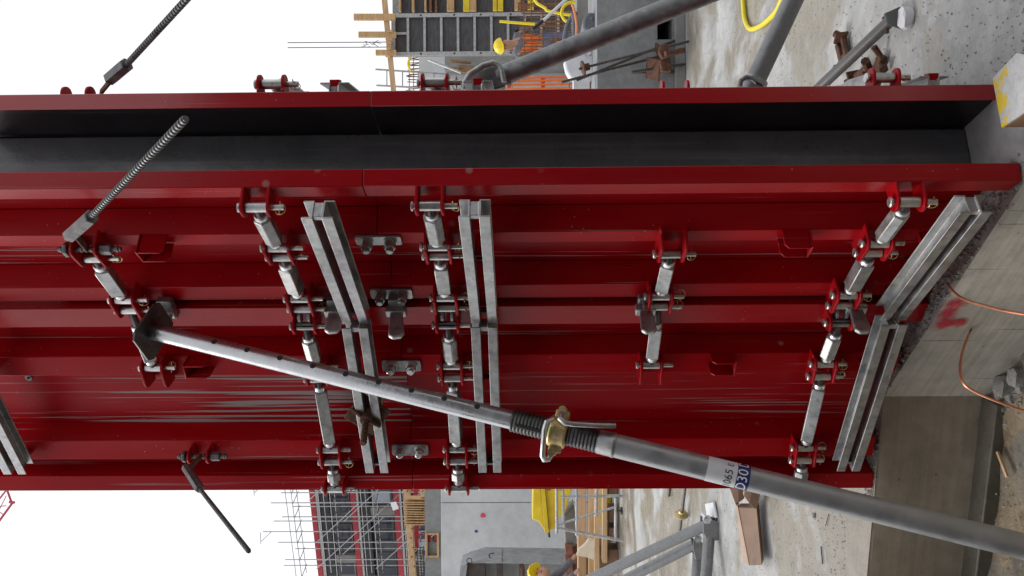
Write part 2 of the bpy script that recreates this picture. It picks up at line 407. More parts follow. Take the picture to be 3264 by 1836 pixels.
def lug_poly(c, t, n, wid, ln, z):
    """outline of one flat lug plate standing off the flange"""
    hw = wid / 2; r = min(hw, .026); pts = []
    for s, e in ((-1, 0), (1, 1)):
        cc = c + n*(ln - r) + t*s*(hw - r)
        for k in range(5):
            th = math.pi/2 * (k/4)
            if s < 0: pts.append(cc - t*r*math.cos(th) + n*r*math.sin(th))
            else: pts.append(cc + t*r*math.sin(th) + n*r*math.cos(th))
    pts = [c - t*hw*1.1 - n*.004] + pts + [c + t*hw*1.1 - n*.004]
    return [p + Z3*z for p in pts]
LUGH = .036
LUG_OFF = .047
ROWS = {0: 2.675, 1: 2.095, 2: 1.615, 3: .912, 4: .305}
DOUBLE = {1: True, 2: True, 4: True, 5: True}
def pins(i, zr):
    """plan points of the pin axes at rib i"""
    c = Fm[i] + Nn[i]*LUG_OFF
    if i in (0, 3, 6): return [c]
    return [c - T[i]*.027, c + T[i]*.027]
LUGS = {0: [1, 2, 4], 1: [0, 1, 2, 3, 4], 2: [0, 1, 2, 3, 4], 3: [1, 2, 4], 4: [0, 1, 2, 3, 4], 5: [1, 2, 4], 6: [1, 2, 4]}
BEAMZ = {'u': 1.915, 'l': 1.49, 'b': .152, 't': 3.29}
BRK = [(1, 2.475, 1), (4, 2.52, 1), (1, .545, -1), (4, .66, -1)]

def panel(idx, z0, z1, label, upper, skinmat):
    root = thing('formwork_panel', label, 'formwork', (Fm[idx[0]] + Fm[idx[-1]]) / 2 + Z3*z0, 'red curved formwork panels')
    hgt = Z3 * (z1 - z0)
    line = []
    for k, i in enumerate(idx):
        if i == 0: line.append(V((.318, 2.262, 0)))
        elif i == 3: line.append(F[i][0] - Nn[i]*H + T[i]*.004)
        else: line.append(sk(i, 0))
        line.append(sk(i, 1) if k < len(idx)-1 else F[i][1] - Nn[i]*H - T[i]*.004)
    # skin plate, 14 mm, behind the ribs
    nn = []
    for k in range(len(line)):
        t = (line[min(k+1, len(line)-1)] - line[max(k-1, 0)]).normalized(); n = V((-t.y, t.x, 0)); nn.append(n if n.y < 0 else -n)
    m = MB(); a = line; c = [p - n*.014 for p, n in zip(line, nn)]
    for k in range(len(line)-1):
        m.prism([a[k] + Z3*z0, a[k+1] + Z3*z0, c[k+1] + Z3*z0, c[k] + Z3*z0], hgt)
    m.build('skin', skinmat, root)
    for k, i in enumerate(idx):
        A, C = F[i]; n = Nn[i]; t = T[i]
        b0 = A - n*(H - .002) + (-t*NEARFL[i] if i not in (0, 3) else V((0, 0, 0)))
        b1 = C - n*(H - .002) + (t*.02 if i not in (2, 6) else V((0, 0, 0)))
        if i in (0,):   # the end post turns its flat side to the camera
            b0 = V((.331, 2.242, 0))
        zz0 = z0 + (.0 if i in (0, 2, 3, 6) else .02) if not upper else z0
        if not upper and i == 0: zz0 = 0.004
        m = MB(); m.prism([b0 + Z3*zz0, A + Z3*zz0, C + Z3*zz0, b1 + Z3*zz0], Z3*(z1 - zz0))
        m.build('edge_post' if i in (0, 2, 3, 6) else 'rib', 'red' if i not in (0, 3) else 'red_post', root, bevel=.0022)
        for r in LUGS[i]:
            zr = ROWS[r]
            if not (z0 < zr < z1): continue
            wid = .056 if i in (0, 3, 6) else .108
            for s in (-1, 1):
                m = MB(); m.prism(lug_poly(Fm[i], t, n, wid, LUG_OFF + .027, zr + s*LUGH - .004), Z3*.008)
                m.build('lug_plate', 'red', root, bevel=.0015)
    # small square sockets that carry the channel beams
    for bk, zb in BEAMZ.items():
        if not (z0 < zb < z1): continue
        for i in idx:
            if i in (0, 3, 6): continue
            c = Fm[i] + Nn[i]*.035 + Z3*zb; ax = (T[i], Nn[i], Z3); m = MB()
            for dx, dz, sx, sz in ((-.012, 0, .004, .028), (.012, 0, .004, .028), (0, .012, .028, .004), (0, -.012, .028, .004)):
                m.box(c + T[i]*dx + Z3*dz, (sx, .075, sz), ax)
            m.build('beam_socket', 'red', root)
    for i, zc, fl in BRK:
        if i not in idx or not (z0 < zc < z1): continue
        t, n = T[i], Nn[i]; m = MB()
        for s in (0, 1):
            base = F[i][0] + t*(-.004 + .05*s)
            pts = [base, base + n*.052, base + n*.066 + Z3*fl*.012, base + n*.066 + Z3*fl*.078, base + Z3*fl*.078]
            m.prism([p + Z3*(zc - fl*.04) for p in pts], t*.006)
        m.box(F[i][0] + t*.023 + n*.033 + Z3*(zc + fl*.041), (.062, .066, .006), (t, n, Z3))
        m.build('handling_bracket', 'red', root, bevel=.002)
    if 4 in idx:   # former holes and a washer in the open bay
        A_, B_ = sk(4, 1), sk(5, 0); tt = (B_ - A_).normalized(); n = V((-tt.y, tt.x, 0)); n = n if n.y < 0 else -n
        for fr, zz, nm, mt in ((.06, 3.25 if upper else .165, 'former_hole', 'black_rubber'), (.17, 3.235 if upper else .175, 'washer', 'galv_dull')):
            c = A_ + tt*fr*(B_ - A_).length + Z3*zz + n*.001
            m = MB(); m.lathe(c, n, [(0, .013), (.004, .013)], 16)
            w = m.build(nm, mt, root)
            if nm == 'washer': m = MB(); m.lathe(c + n*.0042, n, [(0, .005), (.003, .005)], 12); m.build('bolt_hole', 'black_rubber', w)
    return root
panel([0, 1, 2], .003, SEAM - .0008, 'lower red ribbed formwork panel beside the dark gap, standing on the floor', False, 'red_valley')
panel([3, 4, 5, 6], .003, SEAM - .0008, 'lower red ribbed formwork panel behind the grey prop, far side of the joint', False, 'red_scratch')
panel([0, 1, 2], SEAM + .0008, TOPZ, 'upper red ribbed formwork panel beside the dark gap, cut by the frame', True, 'red_valley')
panel([3, 4, 5, 6], SEAM + .0008, TOPZ, 'upper red ribbed formwork panel streaked with grey cement slurry', True, 'red_streak')

# ---------------------------------------------------------------- the wall inside the form, and the outer form
O = [Fm[i] - Nn[i]*(H + .018 + .185) for i in range(7)]
I_ = [Fm[i] - Nn[i]*(H + .018 + (.045 if i in (3, 4, 5, 6) else .02)) for i in range(7)]
t0 = V((-.26, .966, 0)); Ofront = V((.529, 2.36, 0))
dv = Ofront - O[0]; O = [o + dv * max(0, 1 - i*.5) for i, o in enumerate(O)]
O[0] = Ofront
wl = [V((.381, 2.49, 0)), V((.480, 2.522, 0))]
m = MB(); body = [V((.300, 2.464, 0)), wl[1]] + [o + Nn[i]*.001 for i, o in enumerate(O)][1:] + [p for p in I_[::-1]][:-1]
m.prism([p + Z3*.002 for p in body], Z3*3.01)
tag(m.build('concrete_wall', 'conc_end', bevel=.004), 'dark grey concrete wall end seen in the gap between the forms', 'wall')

def outer_panel(z0, z1, label):
    root = thing('formwork_panel', label, 'formwork', O[0] + Z3*z0, 'red curved formwork panels')
    line = [Ofront + V((.004, .004, 0)), wl[1] + V((.004, 0, 0)), O[1], O[2], O[4], O[5], O[6]]
    m = MB()
    off = [V((.0145, .003, 0))]*2 + [-Nn[i]*.015 for i in (1, 2, 4, 5, 6)]
    for k in range(len(line)-1):
        m.prism([line[k] + Z3*z0, line[k+1] + Z3*z0, line[k+1] + off[k+1] + Z3*z0, line[k] + off[k] + Z3*z0], Z3*(z1 - z0))
    m.build('skin', 'black_ply', root)
    m = MB(); m.prism([V((.528, 2.357, z0)), V((.575, 2.362, z0)), V((.588, 2.43, z0)), V((.552, 2.44, z0))], Z3*(z1 - z0))
    m.build('edge_post', 'red_edge', root, bevel=.0022)
    for i in (1, 2, 4, 5, 6):
        t, n = T[i], -Nn[i]; c = O[i] + n*.016
        m = MB(); m.prism([p + Z3*z0 for p in (c - t*.07, c - t*.03 + n*.06, c + t*.03 + n*.06, c + t*.07)], Z3*(z1 - z0))
        m.build('rib', 'red', root, bevel=.004)
    t = V((.19, .98, 0)).normalized(); n = V((t.y, -t.x, 0)); c = V((.582, 2.40, 0))
    for zr in ROWS.values():
        if z0 < zr < z1:
            for s in (-1, 1):
                m = MB(); m.prism(lug_poly(c, t, n, .056, .052 if zr not in (ROWS[0], ROWS[3]) else .024, zr + s*LUGH - .004), Z3*.008)
                m.build('lug_plate', 'red', root, bevel=.0015)
    for zb in BEAMZ.values():
        if z0 < zb < z1:
            m = MB(); m.box(c + n*.012 + t*.03 + Z3*zb, (.03, .05, .03), (t, n, Z3)); m.build('beam_socket', 'red', root, bevel=.002)
    return root
outer_panel(.003, SEAM - .0008, 'lower outer formwork panel, black faced with a red end post, across the gap')
outer_panel(SEAM + .0008, 3.02, 'upper outer formwork panel, black faced with a pinkish red end post')

# ================================================================== SPINDLES
def pin_set(root, c, z, up_head=True):
    m = MB(); m.cyl(c + Z3*(z - .076), c + Z3*(z + .046), .0085, 14); m.lathe(c + Z3*(z + .0465), Z3, [(0, .0145), (.005, .0145), (.007, .012)], 16)
    m.build('pin', 'zinc', root, bevel=0)
    a = random.uniform(0, 6.28); u = V((math.cos(a), math.sin(a), 0))
    m = MB(); m.ring(c + Z3*(z - .065) + u*.006, (u.cross(Z3) + Z3*random.uniform(-.5, .5)), .0155, .0013, 14, 5)
    m.cyl(c + Z3*(z - .063) - u*.018, c + Z3*(z - .063) + u*.018, .0018, 6)
    m.build('linch_ring', 'brass_zinc', root)
def threaded(m, p, a, L, r=.0125, pitch=.005):
    pr = []; k = 0; h = 0
    while h < L: pr.append((h, r if k % 2 == 0 else r*.82)); h += pitch/2; k += 1
    pr.append((L, r)); m.lathe(p, a, pr, 12)
def spindle(c0, c1, z, kind, label, pin0=True, pin1=True, gap0=.05, gap1=.03):
    """two eye barrels on vertical pins, threaded ends and a body between"""
    root = thing('turnbuckle_spindle', label, 'spindle', (c0 + c1)/2 + Z3*(z - .03), 'galvanised spindles bracing the ribs')
    a = (c1 - c0).normalized(); L = (c1 - c0).length; q0 = c0 + Z3*z; q1 = c1 + Z3*z
    for q in (q0, q1):
        m = MB(); m.lathe(q - Z3*.0305, Z3, [(0, .0125), (.002, .0145), (.059, .0145), (.061, .0125)], 18); m.build('eye_barrel', 'zinc', root)
    s, e = gap0, L - gap1
    m = MB(); threaded(m, q0 + a*.010, a, s); m.build('threaded_rod', 'thread', root)
    m = MB(); threaded(m, q1 - a*.010, -a, gap1); m.build('threaded_rod', 'thread', root)
    cl = .016 if kind == 'short' else .020
    for h, nm in ((s, 0), (e - cl, 1)):
        m = MB(); m.lathe(q0 + a*h, a, [(0, .018), (.003, .0205), (cl - .003, .0205), (cl, .018)], 18); m.build('collar', 'galv_bright', root)
    side = a.cross(Z3).normalized(); tw = random.uniform(-.5, .5)
    sd_ = side*math.cos(tw) + Z3*math.sin(tw); up = a.cross(sd_)
    m = MB(); b0, b1 = s + cl*.8, e - cl*.8
    if kind == 'short':
        m.lathe(q0 + a*b0, a, [(0, .019), (.006, .0275), (b1 - b0 - .006, .0275), (b1 - b0, .019)], 6, True, sd_)
    else:
        r = .0300
        m.lathe(q0 + a*b0, a, [(0, .023), (.005, r), (b1 - b0 - .005, r), (b1 - b0, .023)], 4, True, sd_)
    m.build('body', 'galv', root, bevel=.0025, ang=30)
    if pin0: pin_set(root, c0, z)
    if pin1: pin_set(root, c1, z)
    return root
RN = {0: 'row nearest the sky', 1: 'row on the seam\'s sky side', 2: 'row on the seam\'s floor side',
      3: 'two-spindle row on the lower panels', 4: 'row nearest the floor'}
ORD = ['first', 'second', 'third', 'fourth', 'fifth', 'sixth']
for r, z in ROWS.items():
    if r in (1, 2, 4):
        seq = [(0, 0, 1, 0, 'short'), (1, 1, 2, 0, 'long'), (2, 1, 3, 0, 'link'), (3, 0, 4, 0, 'short'), (4, 1, 5, 0, 'long'), (5, 1, 6, 0, 'short')]
    else:
        seq = [(1, 1, 2, 0, 'long'), (2, 1, 4, 0, 'long')]
    for k, (i, pi, j, pj, kind) in enumerate(seq):
        c0 = pins(i, z)[pi]; c1 = pins(j, z)[pj]
        side = '%s from the dark gap, %s' % (ORD[k], RN[r])
        if kind == 'link':
            root = thing('link_strap', 'stubby link strap, %s' % side, 'link', (c0 + c1)/2 + Z3*(z - .03), 'link straps over the panel joint')
            a = (c1 - c0).normalized(); n = V((-a.y, a.x, 0)); n = n if n.y < 0 else -n
            for q in (c0, c1):
                m = MB(); m.lathe(q + Z3*(z - .0305), Z3, [(0, .0125), (.002, .0145), (.059, .0145), (.061, .0125)], 18); m.build('eye_barrel', 'zinc', root)
            for s in (-1, 1):
                m = MB(); m.prism(lug_poly((c0 + c1)/2 - n*.02, a, n, (c1-c0).length*.62, .034, z + s*.016 - .005), Z3*.010); m.build('strap', 'galv', root, bevel=.0015)
            pin_set(root, c0, z); pin_set(root, c1, z)
        else:
            L = (c1 - c0).length
            g0, g1 = (.034, .024) if kind == 'short' else (.03, .026)
            if r in (0, 3) and k == 1: g0 = .075
            if r in (1, 2, 4) and i == 3: g0 = .05
            spindle(c0, c1, z, kind, ('short' if kind == 'short' else 'long') + ' galvanised spindle, ' + side, pin0=not (i == 3), gap0=min(g0, L*.25), gap1=min(g1, L*.2))
# spindles of the outer form, mostly hidden behind its end post
tO = V((.19, .98, 0)).normalized(); nO = V((tO.y, -tO.x, 0)); cO = V((.582, 2.40, 0)) + nO*.024
for r, txt in ((1, 'on the sky side of the seam'), (2, 'beside the clamp of the thick sloping brace'), (4, 'nearest the floor')):
    spindle(cO, cO + tO*.30 - nO*.02, ROWS[r], 'short', 'spindle end pinned behind the outer red post, %s' % txt)

# ================================================================== CHANNEL BEAMS
def channel_beam(pa, pb, z, label, n=None):
    a = (pb - pa).normalized(); n = V((-a.y, a.x, 0)); n = n if n.y < 0 else -n
    root = thing('channel_beam', label, 'beam', (pa + pb)/2 + Z3*(z - .045), 'galvanised double channel beams')
    for s in (-1, 1):
        # C section, web inside, open to the far side
        w0, w1, dp, tk = .0125, .043, .030, .005
        sec = [(w0, -dp), (w1, -dp), (w1, -dp + tk), (w0 + tk, -dp + tk), (w0 + tk, dp - tk), (w1, dp - tk), (w1, dp), (w0, dp)]
        m = MB(); m.prism([pa + Z3*(z + s*u) + n*v for u, v in sec], pb - pa); m.build('channel', 'galv', root, bevel=.0012)
    m = MB(); m.box(pa + a*.012 + Z3*z - n*.002, (.018, .048, .027), (a, n, Z3)); m.build('end_plate', 'galv', root, bevel=.002)
    m = MB(); m.box(pb - a*.02 + Z3*z - n*.01, (.010, .03, .027), (a, n, Z3)); m.build('end_plate', 'galv_dull', root, bevel=.002)
    m = MB()
    for k in range(9):
        m.lathe(pa + a*.003 + Z3*(z - .014) + n*(-.022 + k*.005), (a*.3 + Z3 + n*.4), [(0, .001), (.0015, .0035), (.0045, .0035), (.006, .001)], 8)
    m.build('weld_bead', 'galv_bright', root)
    return root
def offp(i, off, along): return Fm[i] + Nn[i]*off + T[i]*along
BO = .072
for k, zb, nm in (('u', 1.915, 'just on the sky side of the bolted seam'), ('l', 1.49, 'on the floor side of the bolted seam'), ('b', .152, 'lowest, just above the slab edge')):
    channel_beam(offp(0, BO, -.035), offp(2, BO, .035), zb, 'galvanised double channel beam beside the dark gap, %s' % nm)
    channel_beam(offp(3, BO, -.035), offp(5, BO, .035), zb, 'galvanised double channel beam nearer the prop foot, %s' % nm)
channel_beam(offp(3, BO, -.035), offp(5, BO, .035), 3.29, 'galvanised double channel beam cut by the frame edge in the sky corner')
for zb, nm in ((1.915, 'above the seam'), (1.49, 'below the seam, by the brace clamp'), (.152, 'near the floor')):
    channel_beam(V((.583, 2.41, 0)) , V((.61, 2.75, 0)), zb, 'channel beam end peeping past the outer red post, %s' % nm)

# ================================================================== BOLTED SEAM PLATES
def hexnut(m, p, a, r, h): m.lathe(p, a, [(0, r*.96), (.002, r), (h - .003, r), (h, r*.88)], 6)
for i, nm in ((1, 'nearest the dark gap'), (2, 'second from the dark gap'), (4, 'third from the dark gap'), (5, 'farthest from the dark gap')):
    n, t = Nn[i], T[i]; c = Fm[i] + n*.002 + Z3*SEAM
    root = thing('seam_plate', 'galvanised plate with two hex bolts across the panel seam, %s' % nm, 'bolted plate', c - Z3*.07, 'bolted plates across the seam')
    pts = []
    for sx, sz in ((1, 1), (-1, 1), (-1, -1), (1, -1)):
        cc = V((sx*.016, sz*.062, 0))
        for k in range(4):
            th = math.atan2(sz, sx) - math.pi/4 + math.pi/2*k/3
            pts.append(c + t*(cc.x + .008*math.cos(th)) + Z3*(cc.y + .008*math.sin(th)))
    m = MB(); m.prism(pts, n*.008); m.build('plate', 'galv', root, bevel=.0012)
    for s in (-1, 1):
        q = c + Z3*s*.036 + n*.0085
        m = MB(); m.lathe(q, n, [(0, .021), (.003, .021)], 18); hexnut(m, q + n*.003, n, .0185, .026); m.lathe(q + n*.029, n, [(0, .012), (.010, .012), (.012, .009)], 14)
        m.build('hex_bolt', 'galv_bright' if i > 2 else 'galv', root, ang=30)

# ================================================================== WEDGE COUPLERS on the panel joint
jm = (F[2][1] + F[3][0])/2; jn = (Nn[2] + Nn[3]).normalized(); jt = (T[2] + T[3]).normalized()
def wedge(z, ln, tilt, label, rot=0):
    root = thing('wedge_coupler', label, 'coupler', jm + Z3*(z - .05), 'wedge couplers on the panel joint')
    c = jm + Z3*z + jn*.004
    d = (jn + Z3*tilt + jt*rot).normalized(); w = d.cross(jt).normalized()
    m = MB(); m.box(c + jn*.012, (.085, .028, .05), (jt, jn, Z3)); m.build('clamp_body', 'galv_dull', root, bevel=.004)
    m = MB(); q = c + jn*.024
    pr = [q - w*.020, q + d*ln - w*.026, q + d*(ln + .012) - w*.012, q + d*(ln + .010) + w*.016, q + d*ln*.95 + w*.026, q + w*.020]
    m.prism([p - jt*.008 for p in pr], jt*.016); m.build('wedge', 'galv', root, bevel=.004)
    m = MB(); m.box(c + jn*.035, (.03, .03, .068), (jt, jn, Z3)); m.build('bracket', 'galv', root, bevel=.003)
wedge(SEAM + .03 - .045, .12, -.10, 'flat galvanised wedge coupler hanging below the second seam plate')
wedge(1.99, .095, -.05, 'galvanised wedge coupler between the two beam ends on the sky side')
wedge(.955, .105, -.02, 'cement crusted wedge coupler beside the two-spindle row')
wedge(.262, .11, .03, 'curved grey wedge coupler close to the lowest spindles')
wedge(2.56, .05, -.1, 'grey wedge coupler behind the head plate of the prop')

# ================================================================== MAIN PROP
PH = P(486, 1056, 2.60); PFt = P(3923, 1905, 2.0)
pa_ = (PFt - PH).normalized()
def prop_at(x):
    lo, hi = 0.0, 1.0
    for _ in range(40):
        mid = (lo + hi)/2; w = PH.lerp(PFt, mid) - EYE
        if CX + FPX*w.dot(cam_r)/w.dot(fwd) < x: lo = mid
        else: hi = mid
    return PH.lerp(PFt, lo)
prop = thing('steel_prop', 'long grey telescopic steel prop crossing in front of the red form', 'prop', PFt)
toeye = (EYE - PH).normalized()
sidev = pa_.cross(toeye).normalized(); facing = sidev.cross(pa_).normalized()
R_IN, R_OUT = .0270, .0335
inner_end = prop_at(1790); col = prop_at(1775); th0 = prop_at(1632); th1 = prop_at(1905); sl = prop_at(1935)
m = MB(); m.cyl(PH + pa_*.006, inner_end, R_IN, 32); inner = m.build('inner_tube', 'prop_upper', prop)
m = MB()
for k, x in enumerate(range(690, 1625, 104)):
    q = prop_at(x); dr = (facing*.92 - sidev*.38).normalized() if True else facing
    dr = (facing*.80 + (cam_u - pa_*cam_u.dot(pa_)).normalized()*.6).normalized()
    m = MB(); m.lathe(q + dr*(R_IN - .004), dr, [(0, .0088), (.0046, .0088)], 14); m.build('pin_hole', 'black_rubber', prop)
m = MB(); L = (th1 - th0).length; pr = []; h = 0; k = 0
while h < L: pr += [(h, R_OUT*.93), (h + .003, R_OUT*1.0), (h + .006, R_OUT*1.0), (h + .0085, R_OUT*.93)]; h += .0105
pr.append((L, R_OUT*.93)); m.lathe(th0, pa_, pr, 28); m.build('thread_sleeve', 'steel_dark', prop)
m = MB(); m.box(th0 + pa_*.07 + facing*(R_OUT + .0005) + sidev*.012, (.105, .010, .005), (pa_, sidev, facing)); m.build('slot', 'black_rubber', prop, bevel=.002)
m = MB(); m.lathe(th1, pa_, [(0, R_OUT*.97), (.004, R_OUT*1.02), (.040, R_OUT*1.02), (.043, R_OUT*1.06), (.05, R_OUT*1.06), (.053, R_OUT)], 32); m.build('sleeve_ring', 'galv', prop)
m = MB(); m.cyl(th1 + pa_*.05, PFt - pa_*.01, R_OUT, 32); m.build('outer_tube', 'prop_lower', prop)
# collar nut with its swinging handle and the bow pin
cn = MB(); cn.lathe(col - pa_*.022, pa_, [(0, .040), (.003, .045), (.050, .045), (.053, .040)], 20)
cn.box(col - sidev*.046 + pa_*.006, (.040, .030, .034), (pa_, sidev, facing)); cn.box(col + sidev*.046 + pa_*.006, (.036, .026, .030), (pa_, sidev, facing))
collar = cn.build('collar_nut', 'brass_zinc', prop, bevel=.003)
eye1 = col - sidev*.062 + pa_*.004
m = MB(); m.cyl(eye1 - facing*.02, eye1 + facing*.02, .012, 16); m.build('nut_lug', 'brass_zinc', collar)
m = MB(); e2 = col + sidev*.060
m.cyl(e2 - facing*.018, e2 + facing*.018, .012, 16); m.build('nut_lug', 'brass_zinc', collar)
PS = lambda x, y, dd=0: P(x, y, (col - EYE).dot(fwd) - dd)
m = MB(); m.tube([PS(1790, 1318, .035), PS(1786, 1334, .055), PS(1800, 1348, .06), PS(1830, 1352, .06), PS(1900, 1356, .055), PS(1962, 1357, .05)], .0082, 12); m.build('crank_handle', 'zinc', prop)
m = MB(); m.tube([PS(1762, 1335, .05), PS(1742, 1345, .065), PS(1735, 1370, .066), PS(1731, 1430, .05), PS(1729, 1452, .04), PS(1735, 1465, .03), PS(1748, 1464, .02), PS(1762, 1440, .01), PS(1772, 1420, .0)], .0080, 12); m.build('bow_pin', 'galv_bright', prop)
# head plate, four corners cut
hp = MB(); pts = []
hu = (sidev*.9 + facing*.45).normalized(); hv = pa_.cross(hu)
hpn = (pa_ + sidev*-.10).normalized()
for sx, sy in ((1, 1), (-1, 1), (-1, -1), (1, -1)):
    for dx, dy in (((0, -.02), (-.02, 0)) if sx*sy > 0 else ((-.02, 0), (0, -.02))):
        pts.append(PH + hu*(sx*(.076 + dx)) + hv*(sy*(.076 + dy)))
hp.prism(pts, pa_*.008); hp.build('head_plate', 'steel_dark', prop, bevel=.0015)
m = MB(); m.prism([PH + hu*x + hv*y - pa_*.0 for x, y in ((-.055, -.02), (-.055, .02), (-.045, .02), (-.045, -.02))], -pa_*.03); m.build('head_lip', 'galv', prop, bevel=.001)
m = MB(); m.box(PFt, (.13, .13, .010)); m.build('foot_plate', 'galv_dull', prop, bevel=.002)
# printed band on the outer tube
ZL0, ZL1, ZB1 = prop_at(2252), prop_at(2345), prop_at(2385)
def band(p0, p1, mt, nm):
    m = MB(); m.pipe(p0, p1, R_OUT + .0008, R_OUT + .0002, 40); return m.build(nm, mt, prop)
lw = band(ZL0, ZL1, 'label_white', 'label_band'); lb = band(ZL1 + pa_*.0003, ZB1, 'label_blue', 'label_band')
def wrap_text(txt, at, size, ang0, mt, parent):
    """lettering wrapped round the tube, reading across it"""
    cu = bpy.data.curves.new('t', 'FONT'); cu.body = txt; cu.size = size; cu.resolution_u = 3
    ob = bpy.data.objects.new('t', cu); COL.objects.link(ob); bpy.context.view_layer.update()
    me = bpy.data.meshes.new_from_object(ob.evaluated_get(bpy.context.evaluated_depsgraph_get()))
    bm = bmesh.new(); bm.from_mesh(me); bmesh.ops.triangulate(bm, faces=bm.faces)
    bmesh.ops.subdivide_edges(bm, edges=[e for e in bm.edges if e.calc_length() > size*.18], cuts=1)
    right = -pa_.cross(facing) ; right = right if right.dot(cam_u) > 0 else -right
    m = MB(); r = R_OUT + .0013
    vs = []
    for v in bm.verts:
        an = ang0 + v.co.x / r
        vs.append(at - pa_*v.co.y + (right*math.sin(an) + facing*math.cos(an))*r)
    m.add(vs, [tuple(v.index for v in f.verts) for f in bm.faces]); bm.free()
    bpy.data.objects.remove(ob); bpy.data.meshes.remove(me); bpy.data.curves.remove(cu)
    return m.build('lettering', mt, parent)
wrap_text('1065', ZL1 - pa_*.012, .030, -1.35, 'ink', lw); wrap_text('E', ZL1 - pa_*.012, .024, .62, 'ink', lw)
wrap_text('D30', ZB1 - pa_*.006, .038, -1.25, 'print_white', lb); wrap_text('D30', ZB1 - pa_*.006, .038, .85, 'print_white', lb)

# ================================================================== TIE RODS
def ribbed(m, p0, p1, r, pitch=.0155):
    a = (p1 - p0); L = a.length; pr = []; h = 0
    while h < L - pitch: pr += [(h, r*.76), (h + pitch*.3, r*.78), (h + pitch*.42, r*1.08), (h + pitch*.78, r*1.08), (h + pitch*.9, r*.76)]; h += pitch
    pr.append((L, r*.84)); m.lathe(p0, a, pr, 12)
def tie_rod(label, pivot, c0, c1, end, r=.0095, bolt=True):
    root = thing('tie_rod', label, 'tie rod', pivot, 'loose threaded tie rods on the forms')
    a = (end - c0).normalized()
    m = MB(); ribbed(m, c1 - a*.02, end, r); m.build('threaded_bar', 'rod_steel', root)
    m = MB(); hexnut(m, c0, c1 - c0, .0205 if r > .008 else .0165, (c1 - c0).length); m.build('hex_coupler', 'rod_steel', root, ang=30)
    w = a.cross(Z3).normalized()
    m = MB(); m.prism([pivot - w*.011, pivot + w*.011, c0 + w*.011 + a*.03, c0 - w*.011 + a*.03], a.cross(w)*.007); m.build('eye_strap', 'rust', root, bevel=.002)
    if bolt:
        m = MB(); ribbed(m, pivot + Z3*.085, pivot - Z3*.105, .0095); m.build('cross_bolt', 'rod_steel', root)
        m = MB(); hexnut(m, pivot + Z3*.052, Z3, .024, .013); m.build('bolt_head', 'rod_steel', root, ang=30)
        m = MB(); hexnut(m, pivot - Z3*.044, -Z3, .018, .035); m.build('nut', 'rod_steel', root, ang=30)
    return root
pv = pins(1, 0)[0] + Z3*ROWS[0]
tie_rod('ribbed tie rod pointing out in front of the dark gap', pv, P(222, 752, 2.33), P(292, 690, 2.22), P(592, 378, 1.72), .0086)
pv = P(316, 296, 2.44)
tie_rod('ribbed tie rod against the sky on the outer red post', pv, P(350, 252, 2.42), P(405, 205, 2.36), P(640, -52, 1.95), .0086, False)
m5 = Fm[5] + Nn[5]*LUG_OFF; zt = 2.60
for s in (-1, 1):
    par = [o for o in COL.objects if o.name.startswith('formwork_panel') and 'slurry' in o.get('label', '')][0]
    m = MB(); m.prism(lug_poly(Fm[5], T[5], Nn[5], .056, .074, zt + s*LUGH - .004), Z3*.008); m.build('lug_plate', 'red', par, bevel=.0015)
pv = m5 + Z3*zt
tie_rod('ribbed tie rod hanging out against the sky beyond the far red post', pv, P(592, 1488, 2.98), P(638, 1560, 2.88), P(794, 1758, 2.38), .0072)

# rusty anchor plate with wing nut
i = 4; cpl = P(1172, 1318, 2.93); nrm = Nn[5]
root = thing('anchor_plate', 'rusty square tie plate with wing nut half hidden behind the prop', 'tie plate', cpl - Z3*.07)
u = T[5]*.8 + Z3*.6; u = (u - nrm*u.dot(nrm)).normalized(); w = nrm.cross(u)
m = MB(); m.prism([cpl + u*a + w*c for a, c in ((-.062, -.062), (.062, -.062), (.062, .062), (-.062, .062))], nrm*.008); m.build('plate', 'rust', root, bevel=.003)
m = MB(); m.lathe(cpl + nrm*.008, nrm, [(0, .034), (.006, .034), (.016, .022), (.045, .02)], 18)
for s in (-1, 1): m.prism([cpl + nrm*(.016) + w*s*.012 - u*.006, cpl + nrm*.018 + w*s*.058 - u*.006, cpl + nrm*.035 + w*s*.062 - u*.006, cpl + nrm*.045 + w*s*.02 - u*.006], u*.012)
m.build('wing_nut', 'rust', root, bevel=.003)
m = MB(); e0 = cpl + nrm*.03; e1 = P(1158, 1415, 2.80); ribbed(m, e0, e1, .0115); m.build('tie_bar', 'rust', root)

# mortar crumbs and dirt between the form and the slab edge, grit on the floor: nobody could count these
rg = random.Random(11)
def crumb(m, c, r):
    o = len(m.v); q = [V((rg.uniform(.6, 1.2)*r, 0, 0)), V((0, rg.uniform(.6, 1.2)*r, 0)), V((-rg.uniform(.6, 1.2)*r, 0, 0)), V((0, -rg.uniform(.6, 1.2)*r, 0)), V((0, 0, rg.uniform(.5, 1.0)*r)), V((0, 0, -.3*r))]
    a = rg.uniform(0, 6.28); R = Matrix.Rotation(a, 3, 'Z')
    m.add([c + R @ p for p in q], [(0, 1, 4), (1, 2, 4), (2, 3, 4), (3, 0, 4), (1, 0, 5), (2, 1, 5), (3, 2, 5), (0, 3, 5)])
m = MB()
for k in range(1500):
    s_ = rg.uniform(0, 1); a = edge[1].lerp(edge[2], s_) if rg.random() < .7 else edge[2].lerp(edge[3], s_*.5)
    crumb(m, a + V((rg.uniform(-.01, .06), rg.uniform(.0, .09), .001)), rg.uniform(.002, .012)*rg.random() + .0015)
o = m.build('mortar_crumbs', 'stone', loc=(0, 0, 0), ang=20); o['kind'] = 'stuff'; o['label'] = 'loose mortar crumbs along the slab edge under the red form'
m = MB()
